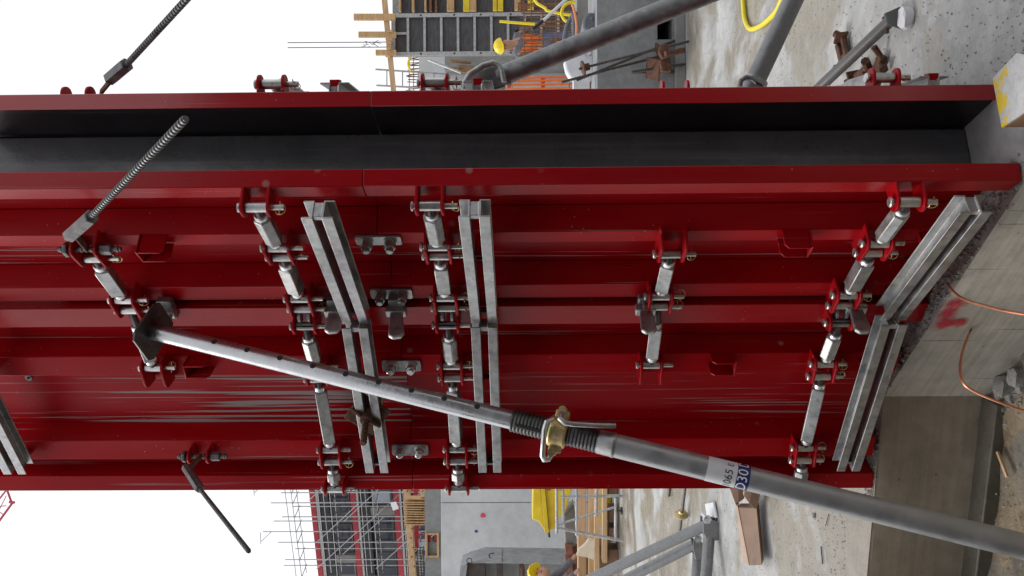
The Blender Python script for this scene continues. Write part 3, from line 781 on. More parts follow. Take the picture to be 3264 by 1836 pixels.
for k in range(1300):
    side = rg.choice((-1, 1)); d = (2.2 if side > 0 else 3.45) + 5.5*rg.random()**2
    y = rg.uniform(-60, 300) if side > 0 else rg.uniform(1540, 1900)
    x = CX + 38 + 1.358*FPX/d
    g = G(x, y); 
    if g.y > 2 and abs(g.x) < 5: crumb(m, g + Z3*.0008, rg.uniform(.0012, .0055))
o = m.build('floor_grit', 'stone', loc=(0, 0, 0), ang=20); o['kind'] = 'stuff'; o['label'] = 'fine grit scattered over the pale concrete floor'
m = MB()
for k in range(1800):
    crumb(m, V((rg.uniform(-1.5, .7), rg.uniform(1.8, 3.25), PIT - .033)), rg.uniform(.0015, .009)*rg.random()**1.5 + .001)
for k in range(260):
    c = G(3215 + rg.gauss(0, 35), 1195 + rg.gauss(0, 55), PIT - .03); crumb(m, c, rg.uniform(.003, .018)*rg.random() + .003)
o = m.build('pit_gravel', 'stone', loc=(0, 0, PIT), ang=20); o['kind'] = 'stuff'; o['label'] = 'fine gravel on the sandy pit floor'

# ================================================================== RIGHT OF THE FORM (top of the photograph): braces and floor clutter
def drop_to(p0, p1, z):
    k = (z - p0.z) / (p1.z - p0.z); return p0 + (p1 - p0)*k
def solid_tube(root, p0, p1, r, mt, nm='tube', seg=24): m = MB(); m.cyl(p0, p1, r, seg); return m.build(nm, mt, root)
a0, a1 = P(1590, 246, 2.80), P(2200, 0, 2.62); foot = drop_to(a0, a1, .03)
root = thing('push_pull_brace', 'thick weathered brace tube sloping from the outer red post clamp', 'brace', V((foot.x, foot.y, 0)))
solid_tube(root, a0, foot, .0345, 'galv_dull')
ax = (a1 - a0).normalized(); sv = ax.cross(V((0, -1, 0))).normalized()
m = MB(); pl = [P(1482, 288, 2.80), P(1478, 262, 2.80), P(1500, 242, 2.80), P(1560, 218, 2.80), P(1585, 214, 2.80), P(1606, 235, 2.80), P(1612, 282, 2.80), P(1560, 296, 2.80)]
m.prism([p + V((0, -.03, 0)) for p in pl], V((0, .06, 0))); m.build('clamp_plate', 'galv_dull', root, bevel=.004)
m = MB(); m.tube([P(1478, 285, 2.74), P(1482, 262, 2.74), P(1497, 236, 2.74), P(1540, 209, 2.74), P(1572, 200, 2.74), P(1590, 206, 2.74), P(1600, 226, 2.74), P(1607, 262, 2.74)], .010, 10); m.build('bow_handle', 'galv', root)
m = MB(); m.cyl(P(1606, 244, 2.80) , P(1618, 239, 2.80), .038, 20); m.build('end_collar', 'galv_dull', root)
m = MB(); m.box(V((foot.x, foot.y, .012)), (.16, .16, .016)); m.build('foot_plate', 'galv_dull', root, bevel=.003)
a0, a1 = P(2392, 290, 2.95), P(2528, 0, 2.95); foot = drop_to(a0, a1, .035)
root = thing('push_pull_brace', 'short grey brace tube beside the yellow hose loop', 'brace', V((foot.x, foot.y, 0)))
solid_tube(root, a0, foot, .0365, 'tube_mid')
m = MB(); m.cyl(a0 + (a1-a0).normalized()*.025, a0 + (a1-a0).normalized()*.045, .046, 20); m.build('end_collar', 'galv', root)
m = MB(); m.tube([P(2358, 276, 2.9), P(2362, 256, 2.9), P(2378, 246, 2.9), P(2398, 250, 2.9), P(2412, 262, 2.9)], .009, 10); m.build('bow_handle', 'galv_dull', root)
m = MB(); m.box(V((foot.x, foot.y, .012)), (.16, .16, .016)); m.build('foot_plate', 'galv_dull', root, bevel=.003)
f0 = G(2842, 62, .05); a0 = P(2590, 300, 3.28)
root = thing('kicker_tube', 'thin grey kicker tube ending in a floor bracket among wet patches', 'brace', V((f0.x, f0.y, 0)))
solid_tube(root, a0, f0, .0215, 'tube_dark')
ax = (f0 - a0).normalized(); sv = V((ax.y, -ax.x, 0)).normalized()
m = MB(); m.prism([f0 + sv*x + Z3*z - ax*.0 for x, z in ((-.05, -.042), (.05, -.042), (.05, -.03), (.022, .026), (-.022, .026), (-.05, -.03))], ax*.010); m.build('foot_bracket', 'tube_dark', root, bevel=.003)
m = MB(); m.cyl(f0 - ax*.03 - sv*.034, f0 - ax*.03 + sv*.034, .007, 12); m.build('foot_pin', 'rust', root)
# pale mortar lump beside it
def lump(name, c, size, mt, seed, label, cat, group=None, squash=.8):
    rr = random.Random(seed); bm = bmesh.new(); bmesh.ops.create_icosphere(bm, subdivisions=2, radius=1)
    m = MB(); vs = []
    for v in bm.verts:
        k = 1 + rr.uniform(-.16, .16); q = V((max(-.78, min(.78, v.co.x))*size[0], max(-.78, min(.78, v.co.y))*size[1], max(-.7, min(.7, v.co.z))*size[2]))*k
        vs.append(V(c) + q + Z3*size[2]*.62)
    m.add(vs, [tuple(v.index for v in f.verts) for f in bm.faces]); bm.free()
    return tag(m.build(name, mt, ang=32), label, cat, group)
lump('mortar_lump', G(2905, 58), (.045, .035, .03), 'white_plastic', 3, 'pale mortar lump beside the kicker tube bracket', 'lump')
# rusty clamps lying on the floor
def rusty_clamp(px, ang, label, k=1.0):
    c = G(*px); u = V((math.cos(ang), math.sin(ang), 0)); w = V((-u.y, u.x, 0))
    root = thing('form_clamp', label, 'clamp', c, 'rusty clamps on the floor')
    m = MB(); m.tube([c + u*(-.09*k) + Z3*.05, c + u*(-.05*k) + Z3*.02 + w*.01, c + u*.06*k + Z3*.02, c + u*.09*k + Z3*.045 + w*.012], .015*k, 8); m.build('jaw', 'rust', root)
    m = MB(); m.box(c + w*.045*k + Z3*.02, (.13*k, .03*k, .035*k), (u, w, Z3)); m.build('bar', 'rust', root, bevel=.006)
    m = MB(); m.cyl(c - u*.03*k + w*.0 + Z3*.02, c - u*.03*k + w*.10*k + Z3*.03, .013*k, 10); hexnut(m, c - u*.03*k + w*.09*k + Z3*.029, w, .024*k, .02); m.build('clamp_screw', 'rust', root, ang=30)
    m = MB(); m.prism([c + u*.05*k + w*x + Z3*z for x, z in ((-.03, .008), (.03, .008), (.035, .05), (-.02, .06))], u*.012); m.build('cheek', 'rust', root, bevel=.003)
rusty_clamp((2712, 150), .5, 'rusty clamp on the floor on the sky side of the thin kicker tube')
rusty_clamp((2765, 226), 1.7, 'rusty clamp lying under the thin kicker tube next to the red post', 1.1)
rusty_clamp((2810, 205), 2.4, 'rusty clamp on the wet patch nearest the outer spindle', .8)
# hose and brick-like block
hp_ = [(2366, -40), (2370, 20), (2374, 60), (2384, 86), (2398, 93), (2428, 80), (2458, 55), (2478, 30), (2500, -20)]
def smooth(pts, n=6):
    out = []
    for i in range(len(pts) - 1):
        p0, p1, p2_, p3 = pts[max(i-1, 0)], pts[i], pts[i+1], pts[min(i+2, len(pts)-1)]
        for k in range(n):
            t = k/n; out.append(.5*((2*p1) + (p2_-p0)*t + (2*p0-5*p1+4*p2_-p3)*t*t + (3*p1-p0-3*p2_+p3)*t**3))
    return out + [pts[-1]]
m = MB(); m.tube(smooth([G(x, y, .016) for x, y in hp_]), .014, 10); tag(m.build('hose', 'yellow_hose'), 'bright yellow hose loop lying on the pale floor', 'hose')
mt, t, b, pos, a = concrete('block_top', .42, .55, .6, 6, .8, (1, 1, 1), .4, 40)
yl = ramp(t, noise(t, pos, 9, 5, .6), [(.52, 0.0), (.56, 1.0)]); t.links.new(mix(t, yl, a, (.68, .48, .03)), b.inputs['Base Color'])
root = thing('timber_block', 'squat timber block with cement and yellow paint on top, at the frame edge', 'block', G(3225, 280, 0))
tp = [G(x, y, .105) for x, y in ((3163, 250), (3240, 168), (3330, 190), (3300, 335), (3192, 408))]
m = MB(); m.prism([V((p.x, p.y, .003)) for p in tp], Z3*.096); m.build('body', 'timber_dark', root, bevel=.004)
m = MB(); m.prism([V((p.x, p.y, .0995)) for p in tp], Z3*.006); m.build('painted_top', 'block_top', root, bevel=.002)

# ------------------------------------------------ middle distance, right
D = 6.85
root = thing('concrete_block', 'low grey concrete block with a square black opening', 'block', P(2189, 150, D))
x0, x1 = P(2189, 330, D).x, P(2189, -140, D).x
def bx(m, xa, xb, ya, yb, za, zb): m.box(((xa+xb)/2, (ya+yb)/2, (za+zb)/2), (xb-xa, yb-ya, zb-za))
hx0, hx1 = P(2100, 128, D).x, P(2100, 40, D).x; hz1, hz0 = P(2094, 90, D).z, P(2143, 90, D).z; zt_ = P(1903, 150, D).z
m = MB(); bx(m, x0, hx0, D, D+.9, .002, zt_); bx(m, hx1, x1, D, D+.9, .002, zt_); bx(m, hx0, hx1, D, D+.9, .002, hz0); bx(m, hx0, hx1, D, D+.9, hz1, zt_); bx(m, hx0, hx1, D+.6, D+.9, hz0, hz1)
m.build('body', 'conc_block', root)
m = MB(); bx(m, x0, x1, D-.05, D-.002, .002, .085); m.build('plinth', 'conc_grey', root, bevel=.006)
m = MB(); m.prism([P(x, y, D-.003) for x, y in ((1952, 128), (2014, 124), (2014, 96), (1985, 104))], V((0, .02, 0))); m.build('mortar_patch', 'white_trim', root)
root = thing('plastic_tub', 'upturned grey plastic tub on the concrete block', 'tub', P(1950, 70, 7.1))
m = MB(); m.prism([P(x, y, 7.05) for x, y in ((1858, 96), (1858, 62), (1866, 46), (1880, 38), (1900, 40), (1930, 52), (1905, 60), (1903, 96))], V((0, .35, 0))); m.build('shell', 'grey_rubber', root, bevel=.02)
for y in (52, 84): m = MB(); m.prism([P(x, yy, 7.04) for x, yy in ((1884, y), (1892, y), (1892, y+12), (1884, y+12))], V((0, .05, 0))); m.build('rib', 'grey_rubber', root, bevel=.01)
m = MB(); bx(m, P(1870, 140, 9).x, P(1870, -60, 9).x, 9, 9.6, .002, P(1838, 60, 9).z)
tag(m.build('concrete_upstand', 'conc_grey', bevel=.01), 'grey concrete upstand behind the tub, at the frame edge', 'upstand')
root = thing('timber_crate', 'brown timber crate under the white canister', 'crate', P(1990, 262, 7.6))
m = MB(); bx(m, P(1900, 300, 7.5).x, P(1900, 226, 7.5).x, 7.5, 7.9, .002, P(1866, 250, 7.5).z); m.build('box', 'timber_dark', root, bevel=.01)
for k in range(3):
    z = .12 + k*.2; m = MB(); bx(m, P(1900, 300, 7.5).x, P(1900, 226, 7.5).x, 7.475, 7.498, z, z+.14); m.build('board', 'timber_dark', root, bevel=.004)
root = thing('canister', 'white plastic canister with a screw neck behind the leaning rods', 'canister', P(1890, 220, 7.4))
m = MB(); m.prism([P(x, y, 7.35) for x, y in ((1796, 190), (1840, 168), (1856, 163), (1872, 176), (1896, 172), (1899, 202), (1893, 245), (1868, 262), (1818, 250), (1804, 225))], V((0, .13, 0))); m.build('shell', 'white_plastic', root, bevel=.02)
m = MB(); m.cyl(P(1884, 176, 7.4), P(1881, 150, 7.4), .028, 16); m.build('neck', 'white_plastic', root)
root = thing('bucket', 'small white bucket half hidden by the outer red post', 'bucket', P(1856, 275, 7.0))
m = MB(); m.lathe(P(1856, 276, 7.0) - Z3*.06, Z3, [(0, .05), (.002, .055), (.13, .07), (.135, .073), (.14, .07)], 20); m.build('shell', 'white_plastic', root)
m = MB(); m.ring(P(1836, 276, 7.0), V((0, 1, .3)), .06, .003, 20, 6); m.build('bail', 'steel_dark', root)
# leaning tie rods with plates
def lean(p0, p1, r, label, disc=None, plate=None, mt='rebar_grey'):
    root = thing('tie_rod', label, 'tie rod', p1, 'rods leaning on the concrete block')
    m = MB(); ribbed(m, p0, p1, r, .02); m.build('threaded_bar', mt, root)
    a = (p1 - p0).normalized()
    if disc is not None:
        q = p0 + (p1-p0)*disc; m = MB(); m.lathe(q, a, [(0, .055), (.012, .06), (.02, .03), (.06, .028)], 16); m.build('disc_nut', 'rust', root)
    if plate is not None:
        q = p0 + (p1-p0)*plate; u, w = perp(a); m = MB(); m.prism([q + u*x + w*z for x, z in ((-.085, -.085), (.085, -.085), (.085, .085), (-.085, .085))], a*.014); m.build('plate', 'rust', root, bevel=.004)
        m = MB(); m.lathe(q + a*.014, a, [(0, .04), (.02, .03), (.06, .028)], 12)
        for s in (-1, 1): m.box(q + a*.035 + u*s*.055, (.05, .02, .035), (u, w, a))
        m.build('wing_nut', 'rust', root, bevel=.004)
lean(P(1838, 256, 6.5), G(2182, 117), .011, 'long rod leaning on the block, lowest end by the dark opening')
lean(P(1845, 220, 6.55), G(2196, 132), .011, 'rod with a round disc nut at its raised end, leaning on the block', .03)
lean(P(1790, 262, 6.45), G(2178, 160), .011, 'rod with a rusty plate near its foot, leaning on the block', None, .80)
lean(P(2012, 230, 6.55), G(2185, 205), .012, 'stub rod with a rusty plate, beside the outer lugs', None, .38)
lean(P(2010, 231, 6.7), G(2180, 228), .011, 'short rod lowest in the leaning bundle by the red lugs', None, None)
root = thing('form_clamp', 'rusty clamp jammed between the leaning rods', 'clamp', P(2140, 170, 6.4))
m = MB(); m.prism([P(x, y, 6.42) for x, y in ((2104, 142), (2128, 138), (2138, 180), (2110, 186), (2100, 165))], V((0, .06, 0))); m.build('cheek', 'rust', root, bevel=.012)
m = MB(); m.prism([P(x, y, 6.46) for x, y in ((2104, 186), (2136, 182), (2142, 226), (2108, 228))], V((0, .06, 0))); m.build('jaw', 'rust', root, bevel=.012)
m = MB(); m.cyl(P(2120, 172, 6.4), P(2180, 160, 6.45), .022, 12); m.build('clamp_screw', 'rust', root)
# orange barrier
root = thing('plastic_barrier', 'orange plastic barrier fence low beside the outer post', 'barrier', P(1960, 262, 9.3))
zb0, zb1 = .002, P(1612, 260, 9.3).z
for y in (247, 258, 270, 283): m = MB(); xx = P(1700, y, 9.3).x; bx(m, xx-.010, xx+.010, 9.28, 9.32, zb0, zb1); m.build('slat', 'orange_plastic', root, bevel=.006)
for z in (.25, .7, 1.1, zb1-.06): m = MB(); bx(m, P(1700, 300, 9.3).x, P(1700, 243, 9.3).x, 9.325, 9.345, z, z+.05); m.build('rail', 'orange_plastic', root, bevel=.004)
# rebar cage: every bar a part
root = thing('rebar_cage', 'rust brown reinforcement cage in front of the grey panel', 'rebar cage', P(1960, 100, 12.3))
for k in range(27):
    y = -8 + k*8.1; d = 12.2 + (k % 3)*.16; p = P(1700, y, d); tpz = P(1662 + random.uniform(-9, 3), y, d).z
    m = MB(); m.cyl(V((p.x, p.y, .002)), V((p.x + random.uniform(-.03, .03), p.y, tpz)), .0095, 6); m.build('vertical_bar', 'rebar', root)
for z in (.35, .6, .85, 1.05, 1.22, 1.33):
    m = MB(); m.cyl(P(1700, 208, 12.18)*1 + Z3*(z - P(1700, 208, 12.18).z), P(1700, -14, 12.18) + Z3*(z - P(1700, -14, 12.18).z), .008, 6); m.build('cross_bar', 'rebar', root)
for y in (6, 16, 26):
    m = MB(); m.tube(smooth([P(1668, y, 12), P(1656, y+2, 12), P(1652, y+8, 12), P(1660, y+11, 12), P(1690, y+9, 12)]), .012, 6); m.build('hooked_bar', 'rebar', root)
# grey framed wall-form panel
def framed_panel(X0, X1, Z0, Z1, Y, nbars, label, split=True):
    root = thing('framed_panel', label, 'formwork', V(((X0+X1)/2, Y, Z0)))
    m = MB(); bx(m, X0+.02, X1-.02, Y+.07, Y+.09, Z0+.02, Z1-.02); m.build('plywood', 'panel_ply', root)
    fw = .085
    for xa, xb in ((X0, X0+fw), (X1-fw, X1)):
        m = MB(); bx(m, xa, xb, Y, Y+.1, Z0, Z1); s = m.build('side_rail', 'galv', root, bevel=.008)
        for z in (Z1-.62, Z1-1.32, Z1-1.87, Z1-2.5):
            q = V(((xa+xb)/2, Y-.003, z)); m = MB(); m.lathe(q, V((0, 1, 0)), [(0, .022), (.004, .022)], 14); m.build('tie_hole', 'black_rubber', s)
    for z in (Z0, Z1-fw): m = MB(); bx(m, X0+fw, X1-fw, Y+.002, Y+.098, z, z+fw); m.build('end_rail', 'galv', root, bevel=.008)
    st = (Z1-Z0)/nbars
    for k in range(1, nbars): m = MB(); z = Z1 - k*st; bx(m, X0+fw, X1-fw, Y+.004, Y+.068, z-.028, z+.028); m.build('cross_rail', 'galv', root, bevel=.006)
    if split: m = MB(); xm = (X0+X1)/2 + .03; bx(m, xm-.025, xm+.025, Y+.006, Y+.066, Z1-st+.03, Z1-fw); m.build('short_rail', 'galv', root, bevel=.006)
pX0, pX1 = P(1400, 176, 17).x, P(1400, 40, 17).x; pZ1 = P(1246, 100, 17).z
framed_panel(pX0, pX1, pZ1 - 3.84, pZ1, 17.0, 11, 'upright grey framed form panel with black plywood bays')
# timber-and-yellow-beam form above it
root = thing('timber_form', 'dark wall form with yellow and timber walers at the frame edge', 'formwork', P(1960, 10, 17.4))
qx0, qx1 = P(1400, 38, 17.4).x, P(1400, -60, 17.4).x
m = MB(); bx(m, qx0, qx1, 17.45, 17.5, .002, P(1251, 10, 17.4).z); m.build('plywood', 'panel_ply', root)
m = MB(); bx(m, qx0, qx1, 17.40, 17.448, P(1270, 10, 17.4).z, P(1250, 10, 17.4).z); m.build('top_sheet', 'galv_dull', root)
for xa, xb, mt in ((1270, 1277, 'timber'), (1312, 1320, 'timber'), (1352, 1359, 'timber'), (1368, 1376, 'rebar'), (1386, 1393, 'rebar'), (1424, 1447, 'timber'), (1476, 1497, 'yellow_paint'), (1498, 1518, 'timber'), (1571, 1584, 'yellow_paint'), (1586, 1604, 'yellow_paint'), (1640, 1660, 'timber'), (1682, 1702, 'yellow_paint')):
    m = MB(); bx(m, qx0, qx1, 17.30, 17.398, P(xb, 10, 17.3).z, P(xa, 10, 17.3).z); m.build('waler', mt, root, bevel=.01)
# guard boards and posts over it
gb = thing('guard_rail', 'pale timber guard rail with three posts against the sky', 'guard rail', P(1246, 140, 16.6))
m = MB(); m.prism([P(x, y, 16.7) for x, y in ((1213, -30), (1231, -30), (1263, 300), (1247, 300))], V((0, .045, 0))); m.build('rail', 'timber_h', gb, bevel=.005)
for xa, ya, yb, xe in ((1127, 43, 63, 1260), (1142, 100, 118, 1262), (1197, 158, 175, 1262)):
    m = MB(); m.prism([P(x, y, 16.62) for x, y in ((xa, ya), (xa, yb), (xe, yb), (xe, ya))], V((0, .07, 0))); m.build('post', 'timber', gb, bevel=.005)
for y, x in ((95, 1235), (122, 1234), (133, 1231), (150, 1231), (175, 1228)):
    m = MB(); m.prism([P(xx, yy, 16.55) for xx, yy in ((x, y), (x + 16, y), (x + 16, y + 6), (x, y + 6))], V((0, .05, 0))); m.build('cleat', 'timber', gb, bevel=.004)
for y, lab in ((135, 'thin rebar against the sky, nearer the frame edge'), (151, 'thin rebar against the sky, nearer the red post')):
    m = MB(); m.cyl(P(1250, y-1, 16.9), P(917, y+1, 16.9), .0085, 6)
    r_ = m.build('starter_bar', 'rebar_grey'); tag(r_, lab, 'rebar')
# wire whiskers tied at the bars
root = thing('tie_wires', 'tuft of dark tie wire twisted round the two tall bars', 'wire', P(1190, 143, 16.8))
for k in range(16):
    x = random.uniform(1152, 1200); y = random.uniform(133, 150); m = MB(); m.cyl(P(x, y, 16.85), P(x + random.uniform(4, 16), y + random.uniform(-6, 7), 16.8), .006, 5); m.build('wire', 'rebar_grey', root)
# ladder
root = thing('ladder', 'narrow aluminium ladder standing against the sky by the outer post', 'ladder', P(1700, 250, 18.5))
for (xa, ya), (xb, yb) in (((1197, 221), (1800, 262)), ((1200, 272), (1800, 306))): m = MB(); m.cyl(P(xa, ya, 18.5), P(xb, yb, 18.5), .022, 8); m.build('stile', 'galv', root)
for k in range(9):
    x = 1233 + k*50; m = MB(); m.cyl(P(x, 223.4 + (x-1233)*.068, 18.5), P(x, 274 + (x-1233)*.056, 18.5), .013, 6); m.build('rung', 'galv', root)
# grey building core behind the ladder
root = thing('concrete_core', 'pale grey concrete core wall behind the ladder with projecting rebar', 'wall', P(1900, 240, 21))
cx0, cx1 = P(1400, 420, 21).x, P(1400, 150, 21).x
m = MB(); bx(m, cx0, cx1, 21, 21.4, .002, P(1335, 240, 21).z); m.build('wall', 'conc_wall', root)
m = MB(); bx(m, P(1400, 230, 20.8).x, P(1400, 60, 20.8).x, 20.6, 20.98, .002, P(1420, 200, 20.8).z); m.build('lower_wall', 'conc_grey', root)
for k in range(26):
    p = P(1330, 290 - k*4.6, 21.1); m = MB(); m.cyl(V((p.x, 21.1 + (k % 2)*.15, P(1345, 200, 21).z)), V((p.x + random.uniform(-.05, .05), 21.1 + (k % 2)*.15, P(1290 + random.uniform(-4, 10) + (k > 12)*8, 200, 21).z)), .012, 5); m.build('starter_bar', 'rebar', root)
for z in (P(1302, 240, 21).z, P(1316, 240, 21).z): m = MB(); m.cyl(V((cx0, 21.1, z)), V((P(1300, 176, 21).x, 21.1, z)), .011, 5); m.build('cross_bar', 'rebar', root)
for (xa, ya, xb, yb) in ((1435, 190, 1500, 200), (1460, 205, 1510, 232), (1428, 212, 1480, 222)):
    m = MB(); m.prism([P(x, y, 20.2) for x, y in ((xa, ya), (xb, ya + 4), (xb, yb), (xa, yb - 3))], V((0, .12, 0))); m.build('timber_piece', 'timber_dark', root, bevel=.01)
m = MB(); m.tube(smooth([P(1310, 182, 20.8), P(1301, 200, 20.8), P(1306, 220, 20.8), P(1318, 232, 20.8)]), .03, 8); m.build('cable_conduit', 'yellow_hose', root)
m = MB(); m.cyl(P(1365, 190, 19.6), P(1470, 232, 19.4), .028, 8); tag(m.build('scaffold_tube', 'galv'), 'single scaffold tube slanting in front of the grey core wall', 'tube')
# hoses, pipes and pole by the cage
def loose(name, pts, r, mt, label, cat, seg=8): m = MB(); m.tube(smooth([P(*q) for q in pts]), r, seg); return tag(m.build(name, mt), label, cat)
loose('pipe', [(1592, 68, 12.0), (1650, 73, 12.0), (1705, 77, 12.0)], .020, 'yellow_hose', 'straight yellow pipe above the helmeted worker', 'pipe')
loose('hose', [(1842, 8, 9.2), (1815, 8, 9.2), (1796, 22, 9.2), (1790, 45, 9.2), (1800, 64, 9.2), (1812, 70, 9.2)], .018, 'yellow_hose', 'curled yellow hose over the grey cables', 'hose')
loose('hose', [(1700, -10, 11), (1712, 10, 11), (1738, 26, 11), (1745, 34, 11), (1790, 44, 11), (1830, 50, 11)], .02, 'yellow_hose', 'yellow hose trailing across the top of the cage', 'hose')
loose('cable', [(1836, 40, 9), (1818, 62, 9), (1806, 90, 9), (1800, 130, 9), (1803, 160, 9)], .028, 'grey_rubber', 'thick dark grey cable bundle hanging near the curled hose', 'cable')
loose('cable', [(1826, 40, 8.9), (1830, 70, 8.9), (1830, 120, 8.9), (1828, 150, 8.9)], .024, 'grey_rubber', 'grey cable beside the orange one', 'cable')
loose('cable', [(1824, 14, 8.8), (1832, 40, 8.8), (1838, 80, 8.8), (1837, 110, 8.8)], .014, 'orange_cable', 'salmon orange cable hanging by the grey upstand', 'cable')
root = thing('vibrator_pole', 'white pole with a black grip slanting past the cage', 'pole', P(1697, 95, 10))
solid_tube(root, P(1815, -12, 10), P(1731, 66, 10), .019, 'white_plastic', 'pole', 12); solid_tube(root, P(1731, 66, 10), P(1697, 94, 10), .022, 'black_rubber', 'grip', 12)

# ================================================================== LEFT OF THE FORM (bottom of the photograph)
root = thing('concrete_wall', 'long pale grey concrete wall behind the yellow skip', 'wall', V((-6, 17, 0)))
wx0, wx1 = -14.0, -2.6; wz = P(1406, 1700, 17).z
m = MB(); bx(m, wx0, P(1500, 1604, 17).x, 17, 17.3, .002, wz); m.build('wall_bay', 'conc_wall', root, bevel=.01)
m = MB(); bx(m, P(1500, 1602, 17).x, wx1, 17, 17.3, .002, wz); m.build('wall_bay', 'conc_wall', root, bevel=.01)
for x, y, r, mt in ((1540, 1642, .05, 'pink_spray'), (1518, 1694, .03, 'blue_paint'), (1727, 1691, .03, 'blue_paint'), (1775, 1772, .028, 'pink_spray')):
    c = P(x, y, 16.995); m = MB(); m.prism([c + V((math.cos(k*.7)*r*random.uniform(.6, 1.2), 0, math.sin(k*.7)*r*random.uniform(.7, 1.7))) for k in range(9)], V((0, .004, 0))); m.build('paint_mark', mt, root)
root = thing('concrete_parapet', 'darker grey concrete band with a boarded opening above the pale wall', 'wall', V((-8, 19.5, 0)))
bz0, bz1 = P(1406, 1700, 19.5).z, P(1354, 1700, 19.5).z
ox0, ox1 = P(1380, 1774, 19.5).x, P(1380, 1702, 19.5).x; oz0, oz1 = P(1396, 1740, 19.5).z, P(1360, 1740, 19.5).z
m = MB(); bx(m, -16, ox0, 19.5, 19.9, .002, bz1); bx(m, ox1, -2.6, 19.5, 19.9, .002, bz1); bx(m, ox0, ox1, 19.5, 19.9, .002, oz0); bx(m, ox0, ox1, 19.5, 19.9, oz1, bz1); m.build('wall', 'conc_grey', root)
for za, zb in ((oz0 - .03, oz0 + .02), (oz1 - .02, oz1 + .03)): m = MB(); bx(m, ox0 - .03, ox1 + .03, 19.44, 19.56, za, zb); m.build('frame_board', 'timber', root, bevel=.006)
for xa in (ox0 - .02, ox1 - .02): m = MB(); bx(m, xa, xa + .04, 19.45, 19.55, oz0 + .02, oz1 - .02); m.build('frame_board', 'timber', root, bevel=.006)
m = MB(); bx(m, ox0 + .02, ox0 + .30, 19.6, 19.65, oz0 + .02, oz1 - .02); m.build('infill_board', 'stone', root)
for k in (0, 1): m = MB(); bx(m, ox1 - .24 + k*0, ox1 - .04, 19.62, 19.7, oz0 + .03 + k*.16, oz0 + .10 + k*.16); m.build('red_stop', 'red_steel', root)
# timbers lying on top
for (xa, xb, d, lab) in ((1285, 1304, 21.5, 'long nailed timber beam, upper of two above the grey band'), (1334, 1353, 20.6, 'timber beam lying directly on the grey concrete band')):
    root = thing('timber_beam', lab, 'timber', P(xb, 1700, d))
    ye = 1840 if xa < 1300 else 1668
    m = MB(); m.prism([P(xa, 1540, d), P(xb, 1540, d), P(xb + (22 if xa < 1300 else 2), ye + 6, d + 1.0), P(xa + 20, ye + 6, d + 1.0)], V((0, .2, 0))); m.build('baulk', 'timber_h', root, bevel=.01)
    for k in range(9):
        y = 1565 + k*30
        if y > ye - 10: break
        m = MB(); m.lathe(P((xa+xb)/2 + 4 + (y-1540)*.07*(xa < 1300) + random.uniform(-5, 5), y, d + (y-1540)/300. - .02), V((0, -1, 0)), [(0, .02), (.03, .018)], 8); m.build('nail_head', 'rust', root)
for k in range(11):
    y = 1590 + k*8 + random.uniform(-2, 2); lab = 'short sawn timber bearer above the grey band, %s from the red post' % (ORD + ['seventh', 'eighth', 'ninth', 'tenth', 'eleventh'])[k]
    m = MB(); m.prism([P(x, yy, 20.9) for x, yy in ((1288, y), (1356, y + 1), (1356, y + 4.5), (1288, y + 3.5))], V((0, .3, 0))); tag(m.build('timber_bearer', 'timber', bevel=.004), lab, 'timber', 'row of short bearers')
root = thing('red_frame', 'bright red steel trestle between the timbers', 'frame', P(1345, 1650, 22.5))
m = MB(); m.prism([P(x, y, 22.5) for x, y in ((1317, 1545), (1330, 1545), (1333, 1748), (1322, 1748))], V((0, .12, 0))); m.build('beam', 'red_steel', root, bevel=.01)
for y in (1560, 1600, 1700): m = MB(); m.prism([P(x, yy, 22.45) for x, yy in ((1306, y), (1352, y + 3), (1352, y + 9), (1306, y + 6))], V((0, .1, 0))); m.build('leg', 'red_steel', root, bevel=.01)
root = thing('rebar_mesh', 'rebar mesh against a white strip beside the long timber', 'mesh', P(1352, 1790, 22))
for y in range(1745, 1836, 9): m = MB(); m.cyl(P(1328, y, 22), P(1352, y + 1, 22), .012, 5); m.build('wire', 'rebar_grey', root)
for x in (1330, 1340, 1349): m = MB(); m.cyl(P(x, 1742, 22), P(x + 3, 1840, 22), .012, 5); m.build('wire', 'rebar_grey', root)

# ------------------------------------------------ building under scaffolding, far behind
bR, bL = V((-6.0, 35.2, 0)), V((-20.0, 40.2, 0)); bu = (bL - bR).normalized(); bn = V((bu.y, -bu.x, 0)); bn = bn if bn.y < 0 else -bn
BLn = (bL - bR).length
root = thing('building', 'unfinished dark building with red and white floor edges behind scaffolding', 'building', bR)
def bq(s, o, z): return bR + bu*s + bn*o + Z3*z
def bbox(m, s0, s1, o0, o1, z0, z1): m.prism([bq(s0, o0, z0), bq(s1, o0, z0), bq(s1, o1, z0), bq(s0, o1, z0)], Z3*(z1 - z0))
lv = [3.6, 5.4, 7.15, 9.05, 10.85]
m = MB(); bbox(m, 0, BLn, -6, 0, .002, 10.6); m.build('wall', 'dark_facade', root)
for z in lv[1:]:
    m = MB(); bbox(m, -.3, BLn, .02, .55, z - .21, z); m.build('floor_edge', 'red_steel', root)
    m = MB(); bbox(m, -.3, BLn, .02, .45, z - .31, z - .215); m.build('white_edge', 'white_trim', root)
    m = MB(); bbox(m, -.3, BLn, .02, .30, z - .75, z - .315); m.build('soffit', 'black_ply', root)
